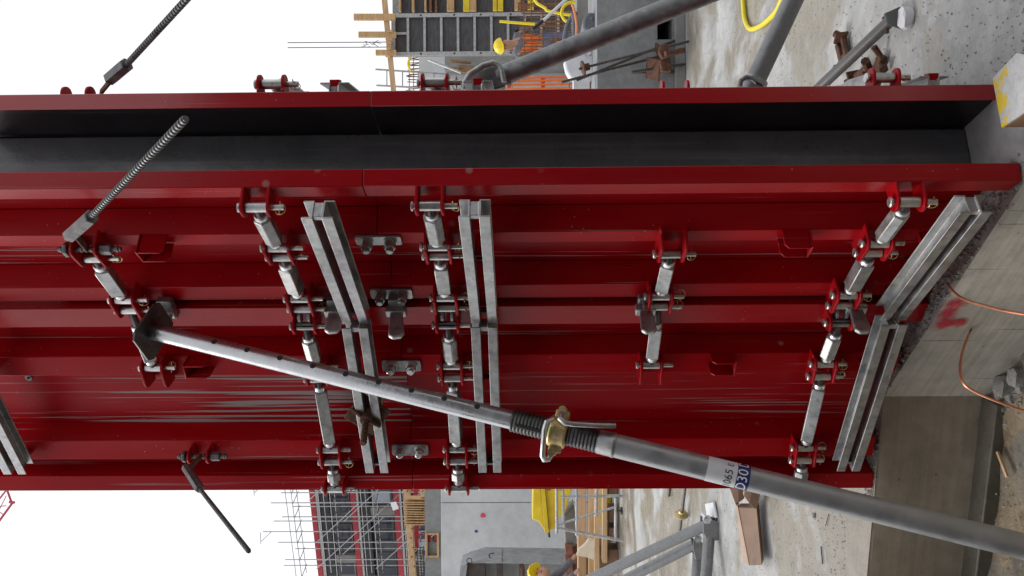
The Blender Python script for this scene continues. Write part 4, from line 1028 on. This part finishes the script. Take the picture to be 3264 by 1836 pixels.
for f in range(4):
    z0 = lv[f] + .05; z1 = lv[f+1] - .80
    for k in range(7):
        s0 = .3 + k*2.05 + (f % 2)*.5; lit = (k + f) % 3 == 0
        m = MB(); bbox(m, s0, s0 + 1.5, .005, .06, z0 + .12, z1); w = m.build('window', 'grey_facade' if (k*f) % 4 == 1 else 'dark_facade', root)
        for q in range(2):
            m = MB(); bbox(m, s0 + .08 + q*.72, s0 + .70 + q*.72, .062, .075, z0 + .2, z1 - .08); m.build('pane', 'glass_light' if lit and q else 'glass_dark', w)
        if (k + f) % 2: m = MB(); bbox(m, s0 + 1.55, s0 + 1.95, .01, .25, lv[f], lv[f+1] - .76); m.build('column', 'conc_grey', root)
m = MB(); m.prism([bq(.4, .6, 10.35), bq(2.6, .6, 10.35), bq(2.2, .6, 9.4), bq(1.2, .6, 8.9), bq(.4, .6, 9.0)], bn*.05); m.build('timber_sheet', 'yellow_paint' if False else 'timber_dark', root)
# scaffold: every tube a part
root = thing('scaffold', 'thin grey tube scaffold rising past the dark building roof', 'scaffold', bq(1, 1.5, 0))
def sc(p, q, r=.024, nm='tube'): m = MB(); m.cyl(p, q, r, 6); m.build(nm, 'galv_tube', root)
stn = [.55, 1.1, 1.6, 2.1, 2.6, 3.3, 4.05, 4.6, 5.5, 6.4]
tops = [11.6, 11.5, 12.6, 11.4, 11.9, 11.5, 12.4, 11.8, 11.6, 12.2]
for o in (1.0, 1.75):
    for s, tz in zip(stn, tops): sc(bq(s, o, 0), bq(s, o, tz + (.25 if o > 1.5 else 0)), .026, 'standard')
    for z in (4.2, 4.7, 6.0, 6.5, 7.8, 8.3, 9.6, 10.1, 11.25, 11.5): sc(bq(.3, o, z), bq(6.8, o, z + random.uniform(-.05, .05)), .019, 'ledger')
for s in stn:
    for z in (5.9, 7.7, 9.5, 11.2): sc(bq(s, .9, z), bq(s, 1.85, z), .02, 'transom')
for s, z in ((.55, 4.2), (2.6, 5.0), (1.6, 7.2), (4.05, 6.0), (2.6, 8.4), (4.6, 4.0), (.55, 8.6), (1.1, 5.6), (3.3, 7.4), (2.1, 6.6), (3.3, 4.4), (4.05, 8.6)):
    sc(bq(s, 1.8, z), bq(s + 1.9, 1.8, z + 1.9), .018, 'brace')
for s in (1.6, 4.05): sc(bq(s, 1.8, 12.3), bq(s + .45, 1.8, 12.75), .018, 'guard_post'); sc(bq(s, 1.8, 12.75), bq(s + .6, 1.8, 12.8), .018, 'guard_post')
m = MB(); m.prism([bq(2.5, 1.9, 7.05), bq(2.9, 1.9, 6.95), bq(2.8, 1.9, 6.7), bq(2.45, 1.9, 6.8)], bn*.01); m.build('notice_board', 'print_white', root)
m = MB(); m.prism([bq(2.9, 1.7, 5.9), bq(3.0, 1.7, 5.3), bq(3.9, 1.7, 5.25)], bn*.04); m.build('timber_sheet', 'yellow_paint', root)
# tower crane, far away: lattice in the sky corner
root = thing('tower_crane', 'far red tower crane lattice at the frame corner by the sky', 'crane', P(30, 1600, 90))
def cr(a, c, r=.09): m = MB(); m.cyl(P(a[0], a[1], 90), P(c[0], c[1], 90), r, 6); m.build('lattice_bar', 'crane_red', root)
cr((-60, 1740), (38, 1605), .13); cr((-40, 1700), (20, 1580), .05); cr((38, 1605), (22, 1560), .12); cr((22, 1560), (-10, 1600), .1); cr((20, 1612), (-40, 1618), .05); cr((10, 1640), (-30, 1610), .05); cr((46, 1602), (30, 1600), .16); cr((0, 1655), (-25, 1625), .05)

# ------------------------------------------------ middle distance, left
root = thing('concrete_skip', 'yellow concrete skip beyond the scaffold trestle', 'skip', P(1860, 1620, 12.6))
m = MB(); m.prism([P(x, y, 12.4) for x, y in ((1700, 1540), (1696, 1656), (1716, 1662), (1738, 1694), (1770, 1686), (1769, 1655), (1800, 1640), (1822, 1560), (1824, 1540))], V((0, .8, 0))); m.build('hopper', 'yellow_paint', root, bevel=.015)
m = MB(); m.prism([P(x, y, 12.38) for x, y in ((1722, 1540), (1736, 1540), (1750, 1694), (1736, 1695))], V((0, -.07, 0))); m.build('stiffener', 'yellow_paint', root, bevel=.008)
for dx in (0, 14): m = MB(); m.cyl(P(1722 + dx, 1540, 12.32), P(1737 + dx, 1695, 12.32), .006, 6); m.build('rust_seam', 'rust', root)
m = MB(); m.cyl(P(1748, 1690, 12.5), P(1751, 1712, 12.5), .018, 10); m.build('outlet_pipe', 'black_rubber', root)
m = MB(); m.tube([P(1743, 1562, 12.3), P(1755, 1561, 12.25)], .008, 6); m.build('hook', 'rust', root)
m = MB(); m.prism([P(x, y, 12.9) for x, y in ((1796, 1646), (1830, 1610), (1836, 1660), (1836, 1742), (1802, 1742))], V((0, .4, 0))); m.build('mud_base', 'conc_grey', root, bevel=.02)
for x in (1802, 1880): m = MB(); bx(m, P(x, 1690, 12.9).x, P(x, 1560, 12.9).x, 12.85, 13.2, .002, .16); m.build('skid', 'yellow_paint', root, bevel=.02); break
root = thing('scaffold_trestle', 'galvanised scaffold trestle frame in front of the stacked planks', 'trestle', P(1985, 1640, 10.9))
def ft(a, c, r=.021, mt='galv_tube', d=10.9): m = MB(); m.cyl(P(a[0], a[1], d), P(c[0], c[1], d), r, 12); m.build('tube', mt, root)
for q in (((1774, 1540), (1775, 1700)), ((1788, 1583), (1990, 1580)), ((1780, 1684), (1986, 1724)), ((1794, 1548), (1796, 1664)), ((1838, 1540), (1838, 1706)), ((1963, 1586), (1962, 1716)), ((1902, 1540), (1900, 1645))): ft(*q)
ft((1779, 1672), (1962, 1616), .015); ft((1780, 1563), (1812, 1548), .015)
m = MB(); m.cyl(P(1966, 1628, 10.9), P(1978, 1628, 10.9), .015, 10); m.cyl(P(1978, 1628, 10.9), P(1984, 1628, 10.9), .05, 12); m.build('foot_pad', 'steel_dark', root)
pl_ = [(1843, 1869, 12.3), (1877, 1893, 12.15), (1895, 1911, 12.0), (1921, 1936, 11.8)]
for k, (xa, xb, d) in enumerate(pl_):
    m = MB(); pa2, pb2 = P(xa, 1540, d), P(xa, 1850 if k != 3 else 1795, d); ht = P(xa, 1600, d).z - P(xb, 1600, d).z
    m.prism([pb2, pa2, pa2 + V((0, .25, 0)), pb2 + V((0, .25, 0))], -Z3*ht)
    tag(m.build('timber_plank', 'timber_h', bevel=.006), ['uppermost pale plank of the stack behind the trestle', 'second plank of the stack behind the trestle', 'third plank of the stack behind the trestle', 'lowest plank of the stack, shorter than the others'][k], 'plank', 'stacked planks')
root = thing('timber_bearer', 'dirty bearer blocks under the plank stack', 'timber', P(1960, 1620, 12.0))
for y in (1560, 1640, 1700, 1770):
    m = MB(); xx = P(1950, y, 12).x; bx(m, xx - .10, xx + .10, 11.95, 12.3, .002, P(1937, y, 12).z); m.build('bearer', 'timber_dark', root, bevel=.01)
m = MB(); m.prism([P(x, y, 11.7) for x, y in ((1838, 1772), (1846, 1752), (1864, 1738), (1876, 1721), (1894, 1722), (1895, 1786), (1868, 1776))], V((0, .10, 0)))
tag(m.build('plywood_offcut', 'paper', bevel=.004), 'torn pale plywood offcut leaning on the planks', 'offcut')
for k, (xa, ya, xb, yb, d, lab) in enumerate(((1801, 1736, 1825, 1770, 12.8, 'tilted pinkish brick on top of the pile'), (1801, 1777, 1838, 1800, 12.9, 'brick in the middle of the pile by the pale wall'), (1801, 1803, 1824, 1836, 12.9, 'brick low in the pile at the frame edge'), (1824, 1745, 1840, 1836, 13.0, 'long brick lying under the pile'))):
    m = MB(); m.prism([P(xa, ya + (4 if k == 0 else 0), d), P(xb, ya, d), P(xb + (2 if k == 0 else 0), yb - 3, d), P(xa + 2, yb, d)], V((0, .2, 0))); tag(m.build('brick_block', 'brick', bevel=.008), lab, 'brick', 'pile of large bricks')
m = MB(); bx(m, P(1850, 1850, 12.95).x, P(1850, 1736, 12.95).x, 12.9, 13.3, .002, P(1841, 1780, 12.95).z); tag(m.build('pallet_base', 'timber_dark', bevel=.01), 'dark pallet carrying the bricks beside the planks', 'pallet')
# site cabin edge
root = thing('site_container', 'grey steel container with lifting rings at the frame edge', 'container', P(1880, 1830, 14.4))
m = MB(); m.prism([P(x, y, 14.2) for x, y in ((1465, 1830), (1466, 1806), (1488, 1796), (1541, 1778), (1600, 1779), (1600, 1795), (1490, 1797), (1478, 1900), (1465, 1900))], V((0, .6, 0))); m.build('roof_edge', 'cabin_metal', root, bevel=.01)
m = MB(); m.prism([P(x, y, 14.25) for x, y in ((1600, 1779), (1880, 1783), (1880, 1803), (1600, 1795))], V((0, .6, 0))); m.build('side_rail', 'cabin_metal', root, bevel=.01)
m = MB(); m.prism([P(x, y, 14.35) for x, y in ((1467, 1808), (1490, 1798), (1545, 1797), (1545, 1900), (1467, 1900))], V((0, .5, 0))); m.build('end_wall', 'cabin_brown', root)
m = MB(); m.prism([P(x, y, 14.9) for x, y in ((1545, 1797), (1900, 1803), (1900, 1900), (1545, 1900))], V((0, .1, 0))); m.build('back_wall', 'conc_grey', root)
for xa, xb in ((1583, 1604), (1655, 1670)): m = MB(); m.prism([P(x, y, 14.5) for x, y in ((xa, 1800), (xb, 1800), (xb, 1900), (xa, 1900))], V((0, .05, 0))); m.build('inner_post', 'cabin_brown', root)
m = MB(); m.ring(P(1496, 1787, 14.2), V((.2, 1, 0)), .045, .008, 16, 6); m.build('lifting_ring', 'steel_dark', root)
m = MB(); m.tube([P(1562, 1778, 14.2), P(1558, 1768, 14.2), P(1563, 1765, 14.2), P(1575, 1763, 14.2)], .012, 8); m.build('handle', 'steel_dark', root)
m = MB(); m.tube(smooth([P(1655, 1804, 13.9), P(1665, 1806, 13.9), P(1667, 1836, 13.9)]), .035, 8); m.build('red_hose', 'rust', root)
# two folded braces on the floor
def floor_brace(label, tube_a, tube_b, plate, r=.040):
    root = thing('push_pull_brace', label, 'brace', V((tube_a[0].x, tube_a[0].y, 0)), 'grey braces lying at the frame edge')
    solid_tube(root, *tube_a, r, 'tube_mid'); solid_tube(root, *tube_b, r, 'tube_mid')
    pts, d, th = plate
    for off in (-.055, .045): m = MB(); m.prism([P(x, y, d) + V((0, off, 0)) for x, y in pts], V((0, .010, 0))); m.build('hinge_plate', 'tube_mid', root, bevel=.003)
    q = P(sum(p[0] for p in pts[:2])/2 + 12, sum(p[1] for p in pts[:2])/2 + 8, d - .07); m = MB(); m.lathe(q, V((0, 1, 0)), [(0, .03), (.01, .032), (.02, .032)], 6); m.cyl(q - V((0, .02, 0)), q + V((0, .14, 0)), .016, 12); m.build('hinge_bolt', 'galv_bright', root, ang=30)
    return root
floor_brace('grey brace with a bolted hinge plate nearest the cut boards', (P(2262, 1668, 5.80), P(1836, 1868, 6.35)), (P(2262, 1690, 5.78), P(2246, 1900, 5.6)),
            ([(2236, 1650), (2250, 1648), (2284, 1656), (2298, 1714), (2248, 1718), (2236, 1690)], 5.78, .1))
floor_brace('second grey brace, partly behind the first hinge plate', (P(2215, 1735, 6.05), P(1930, 1880, 6.45)), (P(2225, 1770, 6.03), P(2217, 1900, 5.9)),
            ([(2206, 1712), (2220, 1708), (2246, 1740), (2240, 1776), (2212, 1776), (2204, 1740)], 6.02, .1))
m = MB(); m.prism([G(x, y, .004) for x, y in ((2254, 1606), (2280, 1600), (2290, 1650), (2262, 1652))], Z3*.02); tag(m.build('mortar_splash', 'white_plastic', bevel=.006), 'white mortar splash stuck beside the hinge plate', 'splash')
root = thing('tie_rod', 'dark rod with a round flange nut lying on the pale floor', 'tie rod', G(2175, 1620))
m = MB(); ribbed(m, G(2186, 1535, .06), G(2166, 1700, .06), .012, .02); m.build('threaded_bar', 'rod_steel', root)
q = G(2172, 1642, .06); ax = (G(2166, 1700, .06) - G(2186, 1535, .06)).normalized()
m = MB(); m.lathe(q, -ax, [(0, .055), (.008, .058), (.016, .03), (.05, .028)], 18); m.build('flange_nut', 'brass_zinc', root)
m = MB(); ribbed(m, G(2138, 1520, .015), G(2131, 1582, .015), .013, .02); tag(m.build('rod_stub', 'rod_steel'), 'dark rod stub peeping from behind the far red post', 'tie rod')
# cut boards
def floor_board(pts, h, label, parts=True):
    g = [G(x, y, 0) for x, y in pts]; c = sum(g, V())/len(g)
    root = thing('cut_board', label, 'board', c, 'cut boards beside the prop')
    m = MB(); m.prism([V((p.x, p.y, .003)) for p in g], Z3*h); m.build('board', 'plywood_face', root, bevel=.003)
    m = MB(); a, b_ = g[0], g[1]; n = (b_ - a).cross(Z3).normalized(); m.prism([a + Z3*.004 - n*.0, b_ + Z3*.004, b_ + Z3*(h - .002), a + Z3*(h - .002)], n*.004 if n.y < 0 else -n*.004); m.build('cut_edge', 'plywood_edge', root)
# long board standing on edge, leaning: pale cut edge and brown face
root = thing('cut_board', 'long brown board on edge with pale cut side, beside the prop', 'board', G(2400, 1790), 'cut boards beside the prop')
e = [P(2352, 1618, 4.75), P(2412, 1618, 4.62), P(2428, 1802, 4.5), P(2388, 1803, 4.7)]
m = MB(); m.prism(e, V((.01, .06, -.03))); m.build('board', 'plywood_face', root, bevel=.003)
e2 = [P(2344, 1608, 4.78), P(2352, 1616, 4.745), P(2388, 1803, 4.695), P(2368, 1792, 4.74)]
m = MB(); m.prism(e2, V((.01, .05, -.02))); m.build('cut_edge', 'plywood_edge', root, bevel=.002)
root = thing('cut_board', 'short brown offcut with a notch, tucked under the printed prop band', 'board', G(2370, 1590), 'cut boards beside the prop')
m = MB(); m.prism([P(x, y, 4.7) for x, y in ((2352, 1540), (2376, 1544), (2372, 1590), (2352, 1604))], V((0, .12, -.03))); m.build('board', 'plywood_face', root, bevel=.003)
m = MB(); m.prism([P(x, y, 4.78) for x, y in ((2318, 1535), (2352, 1540), (2352, 1604), (2344, 1608))], V((0, .06, -.02))); m.build('cut_edge', 'plywood_edge', root, bevel=.003)
root = thing('cut_board', 'split board end, pale and brown, next to the notched offcut', 'board', G(2410, 1600), 'cut boards beside the prop')
m = MB(); m.prism([P(x, y, 4.6) for x, y in ((2376, 1544), (2396, 1560), (2386, 1602), (2370, 1580))], V((0, .05, -.01))); m.build('cut_edge', 'plywood_edge', root, bevel=.003)
m = MB(); m.prism([P(x, y, 4.58) for x, y in ((2396, 1560), (2424, 1566), (2416, 1612), (2406, 1624), (2386, 1603))], V((0, .08, -.02))); m.build('board', 'plywood_face', root, bevel=.003)

# ================================================================== NEAR: earth wires, stones, spray mark, added light-blocking wall behind the camera
def face_pt(s, z):   # point on the near slab edge, s metres from its convex end
    a, c = edge[1], edge[2]; dn = (c - a).normalized(); return a + dn*s + Z3*z
fd = (edge[2] - edge[1]).normalized(); fo = V((-fd.y, fd.x, 0)); fo = fo if fo.y < 0 else -fo
def on_face(x, y, off=.004):
    r = fwd + cam_r*((x - CX)/FPX) + cam_u*((CY - y)/FPX); q0 = edge[1] + fo*off
    return EYE + r*((q0 - EYE).dot(fo)/r.dot(fo))
s0 = on_face(3020, 905, -.01); s1 = on_face(3095, 1050, -.01)
m = MB(); m.tube(smooth([s0, P(3040, 930, 2.50), P(3075, 955, 2.40), P(3140, 975, 2.30), P(3200, 990, 2.22), P(3275, 1003, 2.14)]), .0042, 8)
tag(m.build('copper_wire', 'copper'), 'bare copper wire curving out of the slab edge above the red mark', 'wire')
m = MB(); m.tube(smooth([s1, P(3080, 1085, 2.62), P(3066, 1130, 2.55), P(3060, 1185, 2.5), P(3072, 1222, 2.47), P(3110, 1250, 2.45), P(3180, 1280, 2.42), P(3275, 1313, 2.4)]), .0042, 8)
tag(m.build('copper_wire', 'copper'), 'bare copper wire looping down from the slab edge below the red mark', 'wire')
# sprayed survey mark, a thin film on the slab edge
mt, t, b, pos = newmat('spray_film')
b.inputs['Base Color'].default_value = (.62, .03, .06, 1); b.inputs['Roughness'].default_value = .7
acc = None
for cpx, rad in (((3046, 972), .030), ((3016, 1002), .026), ((3008, 1030), .030), ((3056, 1030), .022)):
    vd = t.nodes.new('ShaderNodeVectorMath'); vd.operation = 'DISTANCE'; t.links.new(pos, vd.inputs[0]); vd.inputs[1].default_value = on_face(*cpx)
    r_ = ramp(t, vd.outputs['Value'], [(rad*.25, 1.0), (rad*1.5, 0.0)]); acc = r_ if acc is None else math2(t, 'ADD', acc, r_)
nz = ramp(t, noise(t, pos, 22, 6, .7), [(.38, 0.15), (.60, 1.0)])
t.links.new(math2(t, 'MULTIPLY', math2(t, 'MULTIPLY', acc, nz), .85), b.inputs['Alpha'])
m = MB(); m.prism([on_face(x, y, .004) for x, y in ((2960, 940), (3090, 925), (3120, 1060), (2960, 1075))], fo*.0006)
tag(m.build('spray_mark', 'spray_film'), 'faded red sprayed mark on the slab edge between the copper wires', 'mark')
rs = random.Random(5)
for k, (x, y, sz) in enumerate(((3215, 1232, .05), (3255, 1200, .045), (3190, 1260, .02), (3258, 1238, .022), (3228, 1275, .016), (3200, 1305, .012))):
    c = G(x, y, PIT - .03)
    lump('rubble_stone', c, (sz, sz*.85, sz*.7), 'stone', 20 + k, ['largest rubble stone beside the copper wire loop', 'rubble stone cut by the frame edge', 'small stone right under the copper wire', 'small stone between the big rubble and the frame edge', 'pebble below the copper wire loop', 'tiny pebble on the sandy ground'][k], 'stone', 'rubble stones in the pit')
m = MB(); m.box(G(3195, 1480, PIT - .02), (.10, .012, .008), (V((.8, .6, 0)), V((-.6, .8, 0)), Z3)); tag(m.build('timber_splinter', 'timber_h'), 'small pale timber splinter on the sandy pit floor', 'splinter')
# nails and wire bits on the floor near the prop
for (x, y), (x2, y2), lab in (((2640, 1640), (2630, 1675), 'bent nail lying near the prop on white floor'), ((2617, 1742), (2622, 1798), 'thin wire pin lying on white floor at frame edge')):
    m = MB(); m.cyl(G(x, y, .006), G(x2, y2, .006), .003, 6); tag(m.build('nail', 'steel_dark'), lab, 'nail')
lump('pebble', G(2598, 1643), (.016, .012, .01), 'stone', 44, 'grey pebble on the white floor between prop and boards', 'stone')

# ================================================================== WORKERS
def person(root, joints, label=None):
    """joints: dict of world points; one continuous skinned body, clothing as children"""
    J = joints
    def skinned(name, chain_edges, radii, mt, subd=1):
        names = []
        for a, c in chain_edges:
            for q in (a, c):
                if q not in names: names.append(q)
        me = bpy.data.meshes.new(name); base = WLOC[root.name]
        me.from_pydata([tuple(V(J[q]) - base) for q in names], [(names.index(a), names.index(c)) for a, c in chain_edges], [])
        o = bpy.data.objects.new(name, me); COL.objects.link(o); o.parent = root; me.materials.append(MAT[mt]); WLOC[o.name] = base.copy()
        md = o.modifiers.new('skin', 'SKIN'); sv = me.skin_vertices[0].data
        for k, q in enumerate(names):
            r = radii[q]; sv[k].radius = (r, r) if not isinstance(r, tuple) else r; sv[k].use_root = (k == 0)
        md.use_smooth_shade = True; s = o.modifiers.new('sub', 'SUBSURF'); s.levels = subd; s.render_levels = subd
        return o
    E = [('pelvis', 'waist'), ('waist', 'chest'), ('chest', 'neck'), ('neck', 'jaw'), ('jaw', 'crown')]
    for s in 'LR': E += [('chest', 'sh' + s), ('sh' + s, 'el' + s), ('el' + s, 'wr' + s), ('wr' + s, 'ha' + s), ('pelvis', 'hip' + s), ('hip' + s, 'kn' + s), ('kn' + s, 'an' + s), ('an' + s, 'toe' + s)]
    rad = {'pelvis': (.13, .10), 'waist': (.125, .095), 'chest': (.14, .105), 'neck': .075, 'jaw': .105, 'crown': .115}
    for s in 'LR': rad.update({'sh' + s: .06, 'el' + s: .042, 'wr' + s: .03, 'ha' + s: .036, 'hip' + s: .085, 'kn' + s: .056, 'an' + s: .04, 'toe' + s: .038})
    body = skinned('body', E, rad, 'skin', 2)
    jr = {k: (tuple(v_ + .022 for v_ in v) if isinstance(v, tuple) else v + .018) for k, v in rad.items()}
    Ej = [('pelvis', 'waist'), ('waist', 'chest'), ('chest', 'neck')] + [e for s in 'LR' for e in (('chest', 'sh' + s), ('sh' + s, 'el' + s), ('el' + s, 'wr' + s))]
    jr['neck'] = .088; skinned('jacket', Ej, jr, 'cloth_grey')
    vr = {k: (tuple(v_ + .016 for v_ in v) if isinstance(v, tuple) else v + .016) for k, v in jr.items()}
    skinned('vest', [('pelvis', 'waist'), ('waist', 'chest'), ('chest', 'shL'), ('chest', 'shR')], vr, 'vest_orange')
    Et = [e for s in 'LR' for e in (('pelvis', 'hip' + s), ('hip' + s, 'kn' + s), ('kn' + s, 'an' + s))]
    skinned('trousers', Et, {k: (tuple(v_ + .02 for v_ in v) if isinstance(v, tuple) else v + .02) for k, v in rad.items()}, 'denim')
    for s in 'LR': skinned('boot', [('an' + s, 'toe' + s)], {'an' + s: .062, 'toe' + s: .056}, 'boots')
    return body
def helmet_and_face(root, J, look):
    c = V(J['crown']); up = (V(J['crown']) - V(J['jaw'])).normalized(); look = V(look); look = (look - up*look.dot(up)).normalized(); sd2 = up.cross(look)
    m = MB(); pr = [(-.005, .138), (.0, .146), (.015, .142), (.06, .125), (.10, .09), (.122, .045), (.127, .004)]
    m.lathe(c + up*.02, up, pr, 20)
    q = c + up*.012; m.prism([q + sd2*.10 + look*.09, q + sd2*.06 + look*.175, q + look*.195, q - sd2*.06 + look*.175, q - sd2*.10 + look*.09], up*.012)
    h = m.build('helmet', 'helmet_yellow', root)
    m = MB(); m.tube([c + up*(.02 + a) + look*b_ for a, b_ in ((.135*0 + .03, -.138), (.09, -.10), (.131, 0), (.09, .10), (.03, .138))], .010, 6); m.build('helmet_ridge', 'helmet_yellow', h)
    f = (V(J['jaw'])*.55 + c*.45)
    m = MB(); m.prism([f + look*.07 + up*.03, f + look*.105 - up*.015 + sd2*.016, f + look*.075 - up*.025, f + look*.105 - up*.015 - sd2*.016], -up*.002 + look*.012); m.build('nose', 'skin', root)
    for s in (-1, 1):
        m = MB(); m.lathe(f + look*.082 + up*.028 + sd2*s*.03, look, [(0, .010), (.008, .009), (.010, .004)], 8); m.build('eye', 'black_rubber', root)
        m = MB(); m.lathe(f + sd2*s*.08 - look*.01, sd2*s, [(0, .026), (.012, .024), (.016, .01)], 10); m.build('ear', 'skin', root)
    m = MB(); m.box(f + look*.083 - up*.045, (.045, .01, .009), (sd2, look, up)); m.build('mouth', 'cloth_red', root)
# standing worker behind the cage, head bowed towards the red post
hx = P(1600, 150, 14.6); wx, wy = hx.x, 14.6
root = thing('person', 'worker in yellow helmet, orange vest and grey sleeves behind the rebar cage', 'person', V((wx + .05, wy, 0)))
J = dict(pelvis=(wx + .06, wy, .98), waist=(wx + .05, wy - .01, 1.16), chest=(wx + .03, wy - .05, 1.38), neck=(wx + .01, wy - .10, 1.52), jaw=(wx - .01, wy - .14, 1.60), crown=(wx - .03, wy - .17, 1.72),
         shL=(wx - .17, wy - .05, 1.43), elL=(wx - .29, wy - .12, 1.17), wrL=(wx - .22, wy - .32, .98), haL=(wx - .19, wy - .40, .95),
         shR=(wx + .22, wy - .03, 1.44), elR=(wx + .37, wy - .10, 1.19), wrR=(wx + .30, wy - .30, 1.0), haR=(wx + .27, wy - .38, .97),
         hipL=(wx - .04, wy, .92), knL=(wx - .06, wy - .04, .50), anL=(wx - .06, wy + .03, .09), toeL=(wx - .09, wy - .14, .05),
         hipR=(wx + .16, wy, .92), knR=(wx + .19, wy - .03, .50), anR=(wx + .20, wy + .03, .09), toeR=(wx + .22, wy - .14, .05))
person(root, J); helmet_and_face(root, J, (-.45, -.85, -.25))
# stooping worker at the left edge
hx = P(1702, 1822, 12.0); wx, wy = hx.x, 12.0
root = thing('person', 'stooping worker in a yellow helmet and jeans at the frame edge', 'person', V((wx - .5, wy, 0)))
hz = P(1700, 1822, 12.0).z
J = dict(crown=(wx, wy - .05, hz - .06), jaw=(wx + .03, wy - .14, hz - .18), neck=(wx - .09, wy - .07, hz - .17), chest=(wx - .25, wy, hz - .20), waist=(wx - .44, wy + .04, hz - .33), pelvis=(wx - .58, wy + .06, hz - .42),
         shL=(wx - .20, wy - .20, hz - .24), elL=(wx - .06, wy - .30, hz - .45), wrL=(wx + .10, wy - .34, hz - .60), haL=(wx + .16, wy - .36, hz - .66),
         shR=(wx - .20, wy + .19, hz - .24), elR=(wx - .05, wy + .25, hz - .46), wrR=(wx + .12, wy + .22, hz - .60), haR=(wx + .19, wy + .20, hz - .65),
         hipL=(wx - .58, wy - .08, hz - .45), knL=(wx - .34, wy - .12, .50), anL=(wx - .52, wy - .12, .09), toeL=(wx - .36, wy - .14, .05),
         hipR=(wx - .58, wy + .16, hz - .45), knR=(wx - .36, wy + .20, .50), anR=(wx - .54, wy + .2, .09), toeR=(wx - .38, wy + .2, .05))
person(root, J); helmet_and_face(root, J, (.5, -.85, -.1))

# unseen wall added behind the camera to keep low sky light off the form
m = MB(); m.prism([V((p[0], p[1], PIT - .3)) for p in ((-4.2, 1.7), (-4.6, 1.7), (-4.6, -1.9), (9, -1.9), (9, -1.5), (-4.2, -1.5))], Z3*4.7)
tag(m.build('light_blocker', 'panel_ply'), 'added dark wall behind the viewpoint, unseen, blocking low sky light', 'formwork')
